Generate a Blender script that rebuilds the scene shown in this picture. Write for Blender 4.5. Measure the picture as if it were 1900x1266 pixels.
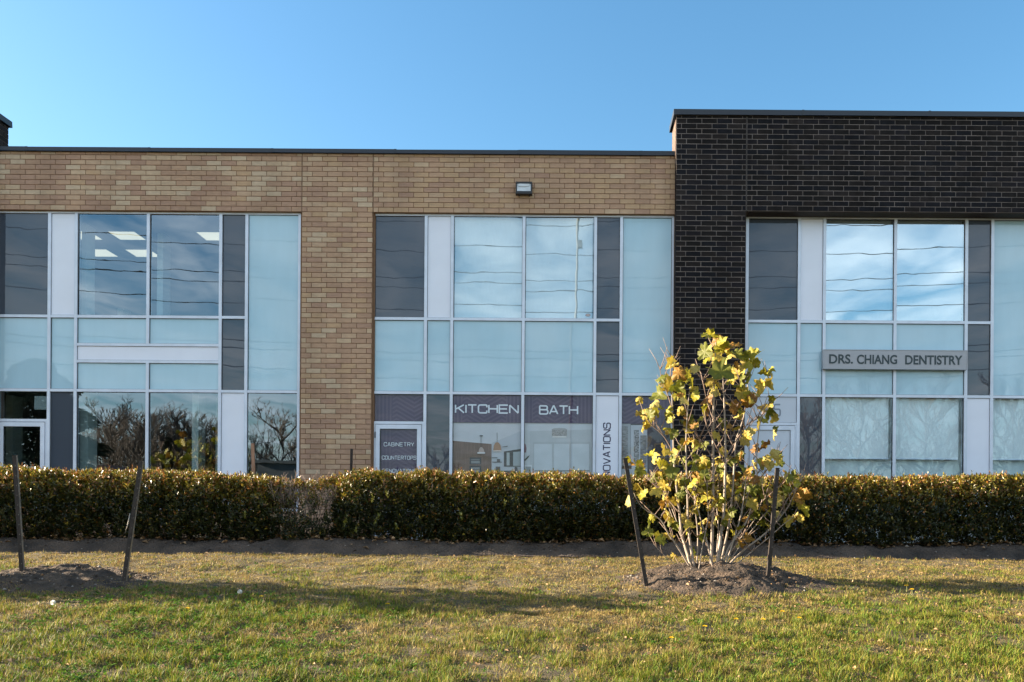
import bpy, bmesh, math, random
import numpy as np
from mathutils import Vector, Matrix

for o in list(bpy.data.objects):
    bpy.data.objects.remove(o)
SC = bpy.context.scene
COL = SC.collection
rng = np.random.default_rng(7)
random.seed(7)
R = math.radians

# ------------------------------------------------------------------ camera
FPX, VPX, VPY, ROLL = 1600.0, 1060.0, 985.0, 0.0072     # focal length and principal point in photo pixels
D, EYE = 15.24, 0.30                                    # metres to the tan facade (y = 0), eye height above its ground
cam = bpy.data.cameras.new('camera')
cam.sensor_width = 36.0
cam.lens = FPX / 1900 * 36
cam.shift_x = -(VPX - 950) / 1900
cam.shift_y = (VPY - 633) / 1900
cam.clip_start, cam.clip_end = 0.1, 3000
camo = bpy.data.objects.new('camera', cam)
COL.objects.link(camo)
camo.matrix_world = Matrix.Translation((0, -D, EYE)) @ Matrix.Rotation(R(90), 4, 'X') @ Matrix.Rotation(ROLL, 4, 'Z')
SC.camera = camo

# ------------------------------------------------------------------ sky, sun, exposure
SUN_EL, SUN_BACK = R(18), R(6.5)          # low sun from the left, a little behind the facade
world = bpy.data.worlds.new('World')
SC.world = world
world.use_nodes = True
wn, wl = world.node_tree.nodes, world.node_tree.links
wn.clear()
wout = wn.new('ShaderNodeOutputWorld')
wbg = wn.new('ShaderNodeBackground')
wbg.inputs['Strength'].default_value = 0.055
sky = wn.new('ShaderNodeTexSky')
sky.sky_type = 'NISHITA'
sky.sun_disc = False
sky.sun_elevation = SUN_EL
sky.sun_rotation = R(270) + SUN_BACK
sky.air_density = 1.2
sky.dust_density = 0.9
sky.ozone_density = 3.0
# thin streaky cloud over the half of the sky that the windows mirror
tc = wn.new('ShaderNodeTexCoord')
sep = wn.new('ShaderNodeSeparateXYZ')
wl.new(tc.outputs['Generated'], sep.inputs[0])
def wm(op, a, b=None, clamp=False):
    n = wn.new('ShaderNodeMath'); n.operation = op; n.use_clamp = clamp
    for i, v in enumerate((a, b)):
        if v is None: continue
        if isinstance(v, (int, float)): n.inputs[i].default_value = v
        else: wl.new(v, n.inputs[i])
    return n.outputs[0]
zc = wm('MAXIMUM', sep.outputs['Z'], 0.06)
px_ = wm('DIVIDE', sep.outputs['X'], zc)
py_ = wm('DIVIDE', sep.outputs['Y'], zc)
cmb = wn.new('ShaderNodeCombineXYZ')
wl.new(wm('MULTIPLY', px_, 1.5), cmb.inputs[0]); wl.new(wm('MULTIPLY', py_, 0.75), cmb.inputs[1])
nz = wn.new('ShaderNodeTexNoise'); nz.inputs['Scale'].default_value = 1.7; nz.inputs['Detail'].default_value = 7
nz.inputs['Roughness'].default_value = 0.55; nz.inputs['Distortion'].default_value = 0.6
wl.new(cmb.outputs[0], nz.inputs['Vector'])
mr = wn.new('ShaderNodeMapRange'); mr.inputs['From Min'].default_value = 0.34; mr.inputs['From Max'].default_value = 0.70
wl.new(nz.outputs['Fac'], mr.inputs['Value'])
back = wn.new('ShaderNodeMapRange'); back.interpolation_type = 'SMOOTHSTEP'
back.inputs['From Min'].default_value = 0.15; back.inputs['From Max'].default_value = -0.35
wl.new(sep.outputs['Y'], back.inputs['Value'])
cfac = wm('MULTIPLY', wm('MULTIPLY', mr.outputs[0], back.outputs[0]), 0.8)
mx = wn.new('ShaderNodeMix'); mx.data_type = 'RGBA'
hsv = wn.new('ShaderNodeHueSaturation'); hsv.inputs['Saturation'].default_value = 1.18; hsv.inputs['Hue'].default_value = 0.493
wl.new(sky.outputs['Color'], hsv.inputs['Color'])
wl.new(cfac, mx.inputs['Factor']); wl.new(hsv.outputs['Color'], mx.inputs['A'])
mx.inputs['B'].default_value = (6.6, 7.0, 7.4, 1)
wl.new(mx.outputs['Result'], wbg.inputs['Color'])
wl.new(wbg.outputs[0], wout.inputs['Surface'])

sun = bpy.data.lights.new('sun', 'SUN')
sun.energy = 5.0
sun.angle = R(0.53)
sun.color = (1.0, 0.83, 0.62)
suno = bpy.data.objects.new('sun', sun)
COL.objects.link(suno)
sdir = Vector((math.cos(SUN_EL) * math.cos(SUN_BACK), -math.cos(SUN_EL) * math.sin(SUN_BACK), -math.sin(SUN_EL)))
suno.rotation_euler = sdir.to_track_quat('-Z', 'Y').to_euler()
suno.location = (-30, 10, 20)

SC.view_settings.view_transform = 'Standard'
SC.view_settings.look = 'None'
SC.view_settings.gamma = 1
SC.view_settings.exposure = 2.4
SC.render.engine = 'CYCLES'
SC.cycles.use_denoising = True
SC.cycles.max_bounces = 8
SC.cycles.transparent_max_bounces = 16
SC.cycles.caustics_reflective = False
SC.cycles.caustics_refractive = False

# ------------------------------------------------------------------ helpers
SR, CR = math.sin(ROLL), math.cos(ROLL)
def F(px, py, y=0.0):
    """photo pixel -> (X, Z) on the vertical plane at world y"""
    d = y + D
    ui, vi = (px - VPX) / FPX, (VPY - py) / FPX
    return (CR * ui - SR * vi) * d, EYE + (SR * ui + CR * vi) * d
def VZ(v, y=0.0):
    return EYE + v / FPX * (y + D)
def P3(px, py, y):
    x, z = F(px, py, y)
    return Vector((x, y, z))
def MIR(px, py, L):
    """point at distance L in front of the facade that a window shows at this pixel"""
    ui, vi = (px - VPX) / FPX, (VPY - py) / FPX
    V = D + L
    return Vector(((CR * ui - SR * vi) * V, -L, EYE + (SR * ui + CR * vi) * V))

def link(o, parent=None):
    COL.objects.link(o)
    if parent is not None: o.parent = parent
    return o
def tag(o, label=None, cat=None, group=None, kind=None):
    if label: o['label'] = label
    if cat: o['category'] = cat
    if group: o['group'] = group
    if kind: o['kind'] = kind
    return o
def empty(name, loc=(0, 0, 0), label=None, cat=None, group=None):
    o = bpy.data.objects.new(name, None)
    o.location = loc
    o.empty_display_size = 0.2
    COL.objects.link(o)
    tag(o, label, cat, group)
    return o
def put(o, parent):
    """parent, keeping world placement of geometry written in world coordinates"""
    o.parent = parent
    o.matrix_parent_inverse = Matrix.Translation(-Vector(parent.location)) if parent.parent is None else Matrix.Identity(4)
    return o
def mesh_obj(name, verts, faces, mats, parent=None, smooth=False, midx=None):
    me = bpy.data.meshes.new(name)
    me.from_pydata([tuple(v) for v in verts], [], faces)
    for m in (mats if isinstance(mats, (list, tuple)) else [mats]):
        me.materials.append(m)
    if midx is not None: me.polygons.foreach_set('material_index', midx)
    if smooth: me.polygons.foreach_set('use_smooth', [True] * len(me.polygons))
    me.update()
    o = bpy.data.objects.new(name, me)
    COL.objects.link(o)
    if parent is not None: put(o, parent)
    return o
class MB:
    """collects shapes in world coordinates"""
    def __init__(s): s.v, s.f, s.m = [], [], []
    def box(s, x0, x1, y0, y1, z0, z1, m=0):
        n = len(s.v)
        s.v += [(x, y, z) for z in (z0, z1) for y in (y0, y1) for x in (x0, x1)]
        s.f += [(n, n + 2, n + 3, n + 1), (n + 4, n + 5, n + 7, n + 6), (n, n + 1, n + 5, n + 4),
                (n + 2, n + 6, n + 7, n + 3), (n, n + 4, n + 6, n + 2), (n + 1, n + 3, n + 7, n + 5)]
        s.m += [m] * 6
        return s
    def poly(s, pts, m=0):
        n = len(s.v); s.v += [tuple(p) for p in pts]; s.f.append(tuple(range(n, n + len(pts)))); s.m.append(m)
        return s
    def tube(s, pts, rad, k=5, m=0, cap=True):
        pts = [Vector(p) for p in pts]
        n0 = len(s.v)
        for i, p in enumerate(pts):
            t = (pts[min(i + 1, len(pts) - 1)] - pts[max(i - 1, 0)])
            t = t.normalized() if t.length > 1e-9 else Vector((0, 0, 1))
            a = t.cross(Vector((0.31, 0.93, 0.11))).normalized(); b = t.cross(a)
            r = rad[i] if isinstance(rad, (list, tuple)) else rad
            for j in range(k):
                q = p + (a * math.cos(2 * math.pi * j / k) + b * math.sin(2 * math.pi * j / k)) * r
                s.v.append(tuple(q))
        for i in range(len(pts) - 1):
            for j in range(k):
                a0, a1 = n0 + i * k + j, n0 + i * k + (j + 1) % k
                s.f.append((a0, a1, a1 + k, a0 + k)); s.m.append(m)
        if cap:
            s.f.append(tuple(n0 + j for j in range(k))[::-1]); s.m.append(m)
            e = n0 + (len(pts) - 1) * k
            s.f.append(tuple(e + j for j in range(k))); s.m.append(m)
        return s
    def build(s, name, mats, parent=None, smooth=False):
        return mesh_obj(name, s.v, s.f, mats, parent, smooth, s.m)

def vnoise(x, y, seed=0):
    """value noise, arrays in, about 0..1 out"""
    x = np.asarray(x, float); y = np.asarray(y, float)
    xi, yi = np.floor(x).astype(np.int64), np.floor(y).astype(np.int64)
    fx, fy = x - xi, y - yi
    fx = fx * fx * (3 - 2 * fx); fy = fy * fy * (3 - 2 * fy)
    def h(a, b):
        n = (a * 374761393 + b * 668265263 + seed * 974634777) & 0xffffffff
        n = ((n ^ (n >> 13)) * 1274126177) & 0xffffffff
        return ((n ^ (n >> 16)) & 0xffff) / 65535.0
    return (h(xi, yi) * (1 - fx) + h(xi + 1, yi) * fx) * (1 - fy) + (h(xi, yi + 1) * (1 - fx) + h(xi + 1, yi + 1) * fx) * fy
def fbm(x, y, seed=0, oct=4):
    t, a, s = 0, 1.0, 0
    for i in range(oct):
        t = t + a * vnoise(np.asarray(x) * 2 ** i, np.asarray(y) * 2 ** i, seed + i); s += a; a *= 0.5
    return t / s

# ------------------------------------------------------------------ materials
def newmat(name):
    m = bpy.data.materials.new(name); m.use_nodes = True
    nt = m.node_tree
    b = nt.nodes['Principled BSDF']
    return m, nt, b
def pm(name, col, rough=0.6, var=0.12, scale=6.0, bump=0.0, bscale=60.0, metal=0.0, coat=0.0, spec=0.5, stretch=(1, 1, 1), col2=None, detail=4):
    m, nt, b = newmat(name)
    N, L = nt.nodes, nt.links
    t = N.new('ShaderNodeTexCoord'); mp = N.new('ShaderNodeMapping'); mp.inputs['Scale'].default_value = stretch
    L.new(t.outputs['Object'], mp.inputs['Vector'])
    n = N.new('ShaderNodeTexNoise'); n.inputs['Scale'].default_value = scale; n.inputs['Detail'].default_value = detail
    L.new(mp.outputs[0], n.inputs['Vector'])
    mix = N.new('ShaderNodeMix'); mix.data_type = 'RGBA'
    c2 = col2 if col2 else tuple(min(1, c * (1 + var)) for c in col)
    c1 = col if col2 else tuple(c * (1 - var) for c in col)
    mix.inputs['A'].default_value = (*c1, 1); mix.inputs['B'].default_value = (*c2, 1)
    rr = N.new('ShaderNodeMapRange'); rr.inputs['From Min'].default_value = 0.3; rr.inputs['From Max'].default_value = 0.7
    L.new(n.outputs['Fac'], rr.inputs['Value']); L.new(rr.outputs[0], mix.inputs['Factor'])
    L.new(mix.outputs['Result'], b.inputs['Base Color'])
    b.inputs['Roughness'].default_value = rough; b.inputs['Metallic'].default_value = metal
    b.inputs['Specular IOR Level'].default_value = spec
    b.inputs['Coat Weight'].default_value = coat; b.inputs['Coat Roughness'].default_value = 0.0
    if bump:
        n2 = N.new('ShaderNodeTexNoise'); n2.inputs['Scale'].default_value = bscale; n2.inputs['Detail'].default_value = 5
        L.new(mp.outputs[0], n2.inputs['Vector'])
        bp = N.new('ShaderNodeBump'); bp.inputs['Strength'].default_value = 1; bp.inputs['Distance'].default_value = bump
        L.new(n2.outputs['Fac'], bp.inputs['Height']); L.new(bp.outputs[0], b.inputs['Normal'])
    return m
def wavy(nt, amp, scale=2.4):
    """the slight roller-wave of architectural glass"""
    N, L = nt.nodes, nt.links
    g = N.new('ShaderNodeNewGeometry')
    mp = N.new('ShaderNodeMapping'); mp.inputs['Scale'].default_value = (1, 1, 1.25)
    L.new(g.outputs['Position'], mp.inputs['Vector'])
    oi = N.new('ShaderNodeObjectInfo')
    ml = N.new('ShaderNodeMath'); ml.operation = 'MULTIPLY'; ml.inputs[1].default_value = 37.0
    L.new(oi.outputs['Random'], ml.inputs[0])
    n = N.new('ShaderNodeTexNoise'); n.noise_dimensions = '4D'; n.inputs['Scale'].default_value = scale
    n.inputs['Detail'].default_value = 1.2
    L.new(mp.outputs[0], n.inputs['Vector']); L.new(ml.outputs[0], n.inputs['W'])
    bp = N.new('ShaderNodeBump'); bp.inputs['Strength'].default_value = 1; bp.inputs['Distance'].default_value = amp
    L.new(n.outputs['Fac'], bp.inputs['Height'])
    return bp.outputs[0]
def glassmat(name, refl, tint, rtint=(0.9, 0.97, 1.0), amp=0.0011):
    m, nt, b = newmat(name)
    N, L = nt.nodes, nt.links
    N.remove(b)
    out = N['Material Output']
    tr = N.new('ShaderNodeBsdfTransparent'); tr.inputs['Color'].default_value = (*tint, 1)
    gl = N.new('ShaderNodeBsdfGlossy'); gl.inputs['Roughness'].default_value = 0.0; gl.inputs['Color'].default_value = (*rtint, 1)
    L.new(wavy(nt, amp), gl.inputs['Normal'])
    lw = N.new('ShaderNodeLayerWeight'); lw.inputs['Blend'].default_value = 0.5
    pw = N.new('ShaderNodeMath'); pw.operation = 'POWER'; pw.inputs[1].default_value = 5.0
    L.new(lw.outputs['Facing'], pw.inputs[0])
    ad = N.new('ShaderNodeMath'); ad.operation = 'MULTIPLY_ADD'; ad.use_clamp = True
    ad.inputs[1].default_value = 1 - refl; ad.inputs[2].default_value = refl
    L.new(pw.outputs[0], ad.inputs[0])
    mix = N.new('ShaderNodeMixShader')
    L.new(ad.outputs[0], mix.inputs[0]); L.new(tr.outputs[0], mix.inputs[1]); L.new(gl.outputs[0], mix.inputs[2])
    L.new(mix.outputs[0], out.inputs['Surface'])
    return m
def spandrel(name, col, coat, amp=0.0011, ior=1.5):
    m = pm(name, col, rough=0.55, var=0.055, scale=1.6, coat=coat, spec=0.2, stretch=(1.6, 1, 0.45), detail=7)
    nt = m.node_tree; b = nt.nodes['Principled BSDF']
    b.inputs['Coat IOR'].default_value = ior
    nt.links.new(wavy(nt, amp), b.inputs['Coat Normal'])
    return m
def attrmat(name, rough=0.5, spec=0.4, transl=0.25, tcol=1.0):
    m, nt, b = newmat(name)
    N, L = nt.nodes, nt.links
    a = N.new('ShaderNodeAttribute'); a.attribute_name = 'Col'
    L.new(a.outputs['Color'], b.inputs['Base Color'])
    b.inputs['Roughness'].default_value = rough; b.inputs['Specular IOR Level'].default_value = spec
    if transl:
        t = N.new('ShaderNodeBsdfTranslucent'); L.new(a.outputs['Color'], t.inputs['Color'])
        mix = N.new('ShaderNodeMixShader'); mix.inputs[0].default_value = transl
        L.new(b.outputs[0], mix.inputs[1]); L.new(t.outputs[0], mix.inputs[2])
        L.new(mix.outputs[0], N['Material Output'].inputs['Surface'])
    return m
def emit(name, col, s):
    m, nt, b = newmat(name)
    b.inputs['Base Color'].default_value = (*col, 1)
    b.inputs['Emission Color'].default_value = (*col, 1); b.inputs['Emission Strength'].default_value = s
    return m

TAN_RGB = [(0.37, 0.240, 0.155), (0.325, 0.205, 0.135), (0.40, 0.278, 0.182), (0.43, 0.318, 0.210), (0.315, 0.195, 0.135), (0.385, 0.258, 0.152), (0.44, 0.345, 0.240)]
_mean = tuple(sum(c[i] for c in TAN_RGB) / 7 for i in range(3))
TAN_RGB = [tuple((c[i] * .85 + _mean[i] * .15) * (1.14, 1.12, 1.12)[i] for i in range(3)) for c in TAN_RGB]
TAN = [pm('tan_brick_%d' % i, c, 0.85, 0.10, 9, 0.0012, 70, stretch=(1, 1, 3)) for i, c in enumerate(TAN_RGB)]
DARK_RGB = [(0.010, 0.0085, 0.0085), (0.015, 0.012, 0.0115), (0.008, 0.008, 0.0105), (0.019, 0.0155, 0.015), (0.0115, 0.010, 0.012)]
DARK = [pm('dark_brick_%d' % i, c, 0.8, 0.3, 9, 0.0015, 60, spec=0.12) for i, c in enumerate(DARK_RGB)]
def weather(m, lo=0.80, hi=1.06, sc=0.9):
    """broad rain streaks and stains over a wall, fixed to the wall"""
    nt = m.node_tree; N, L = nt.nodes, nt.links; b = N['Principled BSDF']
    src = b.inputs['Base Color'].links[0].from_socket
    g = N.new('ShaderNodeNewGeometry'); mp = N.new('ShaderNodeMapping'); mp.inputs['Scale'].default_value = (1.6, 1, 0.5)
    L.new(g.outputs['Position'], mp.inputs['Vector'])
    n = N.new('ShaderNodeTexNoise'); n.inputs['Scale'].default_value = sc; n.inputs['Detail'].default_value = 8; n.inputs['Roughness'].default_value = 0.65
    L.new(mp.outputs[0], n.inputs['Vector'])
    r_ = N.new('ShaderNodeMapRange'); r_.inputs['From Min'].default_value = 0.32; r_.inputs['From Max'].default_value = 0.62
    r_.inputs['To Min'].default_value = lo; r_.inputs['To Max'].default_value = hi
    L.new(n.outputs['Fac'], r_.inputs['Value'])
    mu = N.new('ShaderNodeVectorMath'); mu.operation = 'SCALE'
    L.new(src, mu.inputs[0]); L.new(r_.outputs[0], mu.inputs['Scale']); L.new(mu.outputs[0], b.inputs['Base Color'])
for _q in TAN: weather(_q)
for _q in DARK: weather(_q, 0.7, 1.35)
M = dict(
    mortar_tan=pm('brown_mortar', (0.20, 0.115, 0.065), 0.95, 0.15, 20, 0.001, 90),
    mortar_grey=pm('grey_mortar', (0.165, 0.138, 0.126), 0.95, 0.4, 3, 0.001, 90),
    flashing=pm('navy_metal', (0.013, 0.019, 0.029), 0.45, 0.10, 2, 0, spec=0.5, stretch=(0.3, 1, 1)),
    alu=pm('anodised_aluminium', (0.62, 0.68, 0.78), 0.42, 0.08, 4, 0, metal=0.15, detail=8),
    white=pm('white_metal_panel', (0.76, 0.80, 0.90), 0.5, 0.03, 2.0),
    pale=pm('pale_grey_panel', (0.56, 0.61, 0.69), 0.4, 0.03, 1.5),
    gasket=pm('black_rubber', (0.02, 0.021, 0.024), 0.7, 0.1, 8),
    teal=spandrel('pale_teal_spandrel_glass', (0.40, 0.595, 0.70), 0.95, 0.0005, 1.6),
    grey=spandrel('slate_spandrel_glass', (0.048, 0.062, 0.085), 1.0, 0.0005, 1.6),
    glass_clear=glassmat('clear_window_glass', 0.26, (0.62, 0.72, 0.74), (0.72, 0.84, 0.93), amp=0.0006),
    glass_blind=glassmat('window_glass_over_blind', 0.28, (0.86, 0.95, 0.99), (0.8, 0.95, 1.0), amp=0.0006),
    glass_shade=glassmat('lower_glass_over_blind', 0.085, (0.88, 0.97, 1.0), (0.8, 0.95, 1.0), amp=0.0009),
    glass_mirror=glassmat('bright_mirror_glass', 0.52, (0.84, 0.93, 0.96), (0.80, 0.93, 0.98), amp=0.0005),
    glass_film=glassmat('window_glass_over_print', 0.035, (0.97, 0.98, 0.99), amp=0.0006),
    clear=None,
    blind=pm('roller_blind_fabric', (0.80, 0.83, 0.84), 0.9, 0.03, 30, stretch=(1, 1, 0.2)),
    inwall=pm('interior_wall_paint', (0.34, 0.37, 0.38), 0.9, 0.05, 2),
    inceil=pm('ceiling_tile', (0.30, 0.31, 0.31), 0.95, 0.05, 4),
    infloor=pm('interior_carpet', (0.10, 0.10, 0.11), 0.95, 0.2, 20),
    incol=pm('interior_column_paint', (0.80, 0.88, 0.86), 0.8, 0.03, 2),
    concrete=pm('walkway_concrete', (0.36, 0.34, 0.31), 0.9, 0.15, 3, 0.002, 40),
    asphalt=pm('asphalt', (0.05, 0.05, 0.052), 0.9, 0.25, 8, 0.003, 120),
    soil=pm('dry_soil', (0.018, 0.013, 0.010), 0.97, 0.4, 6, 0.06, 34, col2=(0.105, 0.072, 0.047), detail=8),
    thatch=pm('lawn_thatch', (0.045, 0.036, 0.018), 0.97, 0.3, 14, 0.03, 60, col2=(0.13, 0.10, 0.05), detail=8),
    far_ground=pm('far_lawn', (0.09, 0.10, 0.035), 0.97, 0.3, 0.4),
    grass=attrmat('grass_blades', 0.6, 0.25, 0.30),
    hedge=attrmat('hedge_leaves', 0.36, 0.5, 0.22),
    twig=pm('hedge_twig_bark', (0.20, 0.15, 0.12), 0.85, 0.35, 30),
    twig_pale=pm('bare_twig_bark', (0.22, 0.165, 0.135), 0.85, 0.3, 30),
    bark=pm('pale_stem_bark', (0.29, 0.24, 0.195), 0.8, 0.30, 22, 0.002, 80, stretch=(1, 1, 0.4)),
    bark_twig=pm('brown_twig_bark', (0.22, 0.155, 0.12), 0.8, 0.25, 30),
    post=pm('rusted_steel', (0.022, 0.015, 0.011), 0.75, 0.45, 18, 0.0012, 90),
    post_edge=pm('worn_steel_edge', (0.22, 0.19, 0.16), 0.5, 0.3, 25, metal=0.3),
    wood=pm('weathered_wood', (0.30, 0.17, 0.11), 0.85, 0.35, 12, 0.002, 40, stretch=(4, 4, 0.5)),
    black=pm('black_powder_coat', (0.012, 0.012, 0.013), 0.45, 0.2, 10),
    lens=pm('prismatic_lamp_lens', (0.55, 0.60, 0.64), 0.15, 0.12, 8, 0.004, 30, stretch=(1, 1, 3), coat=0.6),
    sign=pm('brushed_sign_face', (0.36, 0.37, 0.40), 0.45, 0.04, 4, metal=0.1, stretch=(1, 1, 8)),
    signink=pm('dark_sign_letter', (0.030, 0.050, 0.058), 0.5, 0.05, 4),
    wire=pm('black_cable', (0.012, 0.012, 0.013), 0.7, 0.1, 4),
    polewood=pm('grey_pole', (0.20, 0.20, 0.20), 0.7, 0.2, 3),
    dbark=pm('bare_tree_bark', (0.10, 0.075, 0.060), 0.9, 0.3, 8),
    fir=attrmat('evergreen_needles', 0.7, 0.2, 0.1),
    roof_red=pm('red_shingle', (0.14, 0.055, 0.04), 0.9, 0.25, 6),
    housewall=pm('house_brick', (0.20, 0.13, 0.10), 0.9, 0.15, 6),
    far_wall=pm('far_building_wall', (0.11, 0.12, 0.13), 0.85, 0.08, 1),
    puff=pm('dandelion_seed_head', (0.75, 0.74, 0.70), 0.95, 0.05, 20),
    yellow=pm('dandelion_petal', (0.75, 0.52, 0.02), 0.7, 0.1, 30),
    stalk=pm('flower_stalk', (0.25, 0.26, 0.08), 0.7, 0.2, 20),
    stone=pm('pale_stone', (0.24, 0.21, 0.18), 0.9, 0.2, 15, 0.002, 60),
    deadleaf=attrmat('dead_leaves', 0.8, 0.2, 0.15),
)
_m, _nt, _b = newmat('clear_pane_edge'); _nt.nodes.remove(_b)
_t = _nt.nodes.new('ShaderNodeBsdfTransparent'); _nt.links.new(_t.outputs[0], _nt.nodes['Material Output'].inputs['Surface'])
M['clear'] = _m

# ------------------------------------------------------------------ ground
def gz(depth):
    d = np.asarray(depth, float)
    lawn = -0.056 - 0.125 * (12.1 - np.clip(d, 3.0, 12.1))
    t = np.clip((d - 12.1) / 0.5, 0, 1); t = t * t * (3 - 2 * t)
    bank = lawn + t * 0.20
    t2 = np.clip((d - 13.5) / 0.7, 0, 1)
    return np.where(d <= 12.1, lawn, bank * (1 - t2) + 0.0 * t2)
def lawn_bumps(x, y):
    return 0.06 * (fbm(x * 1.1, y * 1.1, 3) - 0.5) + 0.055 * (fbm(x * 5, y * 5, 9, 3) - 0.5)
def sheet(name, xs, ys, zfun, mat, kind='structure'):
    X, Y = np.meshgrid(xs, ys)
    Z = zfun(X, Y)
    nx, ny = len(xs), len(ys)
    v = np.stack([X, Y, Z], -1).reshape(-1, 3)
    idx = np.arange(nx * ny).reshape(ny, nx)
    f = np.stack([idx[:-1, :-1], idx[:-1, 1:], idx[1:, 1:], idx[1:, :-1]], -1).reshape(-1, 4)
    o = mesh_obj(name, v.tolist(), f.tolist(), mat, smooth=True)
    o['kind'] = kind
    return o
MOUNDS = []      # centre x, centre y, radius x, radius y, height
for (px, py, yy, rx, ry, hh) in ((1338, 1078, -4.98, 1.15, 0.85, 0.20), (105, 1085, -5.15, 1.05, 0.70, 0.10)):
    MOUNDS.append((F(px, py, yy)[0], yy, rx, ry, hh))
def mound_r(x, y):
    out = np.full(np.shape(x), 9.0)
    for (cx, cy, rx, ry, hh) in MOUNDS:
        out = np.minimum(out, np.hypot((x - cx) / rx, (y - cy) / ry) * (0.85 + 0.3 * fbm(x * 2.3, y * 2.3, 21)))
    return out
def ground_z(x, y):
    return gz(np.asarray(y) + D) + lawn_bumps(x, y) * np.clip((12.3 - (np.asarray(y) + D)) / 0.3, 0, 1)
YL0, YL1 = 3.0 - D, 12.1 - D
sheet('lawn', np.concatenate([np.arange(-40, -12, 0.5), np.arange(-12, 11, 0.05), np.arange(11, 40, 0.5)]), np.arange(YL0, YL1 + 0.05, 0.05),
      lambda X, Y: ground_z(X, Y) - 0.012, M['thatch'])
def bed_z(X, Y):
    rough = 0.13 * (fbm(X * 2.2, Y * 3, 31) - 0.5) + 0.09 * (fbm(X * 8, Y * 8, 33) - 0.5)
    return gz(Y + D) + rough * np.clip((Y - YL1) / 0.15, 0, 1) - 0.01
sheet('planting_bed', np.concatenate([np.arange(-40, -12, 0.5), np.arange(-12, 11, 0.06), np.arange(11, 40, 0.5)]), np.arange(YL1 + 0.02, -1.0, 0.06), bed_z, pm('bed_soil', (0.020, 0.016, 0.013), 0.97, 0.4, 2.2, 0.05, 26, col2=(0.105, 0.076, 0.056), detail=9))  # soil colour darkened in place of shade from the hedge
o = MB().box(-40, 40, -1.0, -0.2, -1.0, 0.0).build('walkway', M['concrete']); o['kind'] = 'structure'
o = MB().box(-60, 60, -14.6, YL0, -1.5, -1.19).build('pavement', M['concrete']); o['kind'] = 'structure'
o = MB().box(-200, 200, -25.5, -14.6, -1.6, -1.31).build('road', M['asphalt']); o['kind'] = 'structure'
o = MB().poly([(-900, -900, -1.35), (900, -900, -1.35), (900, 900, -1.35), (-900, 900, -1.35)]).build('ground', M['far_ground']); o['kind'] = 'structure'
for i, (cx, cy, rx, ry, hh) in enumerate(MOUNDS):
    g = np.linspace(-1.5, 1.5, 90)
    X, Y = np.meshgrid(cx + g * rx, cy + g * ry)
    r = np.hypot((X - cx) / rx, (Y - cy) / ry) * (0.85 + 0.3 * fbm(X * 2.3, Y * 2.3, 21))
    bell = np.clip(1 - r, -0.6, 1)
    lump = 0.10 * (fbm(X * 5, Y * 5, 51 + i) - 0.5) + 0.075 * (fbm(X * 14, Y * 14, 53) - 0.5)
    Z = ground_z(X, Y) + np.where(bell > 0, hh * (1 - (1 - bell) ** 1.7), bell * 0.12) + lump * np.clip(bell * 4 + 0.4, 0, 1)
    idx = np.arange(90 * 90).reshape(90, 90)
    f = np.stack([idx[:-1, :-1], idx[:-1, 1:], idx[1:, 1:], idx[1:, :-1]], -1).reshape(-1, 4)
    o = mesh_obj('soil_mound', np.stack([X, Y, Z], -1).reshape(-1, 3).tolist(), f.tolist(), M['soil'], smooth=True)
    tag(o, ['bare earth mound around the foot of the yellow-leaved young tree', 'low bare earth mound with no tree between two leaning stakes'][i], 'earth mound', 'earth mounds in the lawn')

# ------------------------------------------------------------------ buildings
YT, YB, YG = 0.0, -0.20, 0.10            # tan face, dark face, glazing plane
CH, BL, JT = 0.0892, 0.2667, 0.010
Z_TAN_TOP, Z_TAN_CAP = VZ(696.8), VZ(704.5)
Z_DK_CAP, Z_DK_TOP = VZ(772.5, YB), VZ(782.5, YB)
Z_HEAD = VZ(588.3)
Z_SILL = F(540, 946, YG)[1]
tan = empty('brick_building', (F(625, 900)[0], 0, 0), 'long two-storey tan brick building with silver-framed glazed bays', 'building')
dark = empty('dark_brick_building', (F(1320, 900)[0], YB, 0), 'taller black brick building front at right behind the yellow tree', 'building')
tower = empty('dark_brick_tower', (-11.5, YB, 0), 'dark brick parapet corner peeking in at the left edge above the roof', 'building')
BUD = {tan.name: 290, dark.name: 290, tower.name: 40}
brick_cache = {}
def brick_mesh(l, h, mat):
    k = (round(l, 3), round(h, 3), mat.name)
    if k not in brick_cache:
        b = 0.003
        x, z = l / 2, h / 2
        v = [(-x, 0.09, -z), (x, 0.09, -z), (x, 0.09, z), (-x, 0.09, z),
             (-x, b, -z), (x, b, -z), (x, b, z), (-x, b, z),
             (-x + b, 0, -z + b), (x - b, 0, -z + b), (x - b, 0, z - b), (-x + b, 0, z - b)]
        f = [(0, 1, 5, 4), (1, 2, 6, 5), (2, 3, 7, 6), (3, 0, 4, 7), (4, 5, 9, 8), (5, 6, 10, 9), (6, 7, 11, 10), (7, 4, 8, 11), (8, 9, 10, 11)]
        me = bpy.data.meshes.new('brick'); me.from_pydata(v, [], f); me.materials.append(mat); me.update()
        brick_cache[k] = me
    return brick_cache[k]
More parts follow.
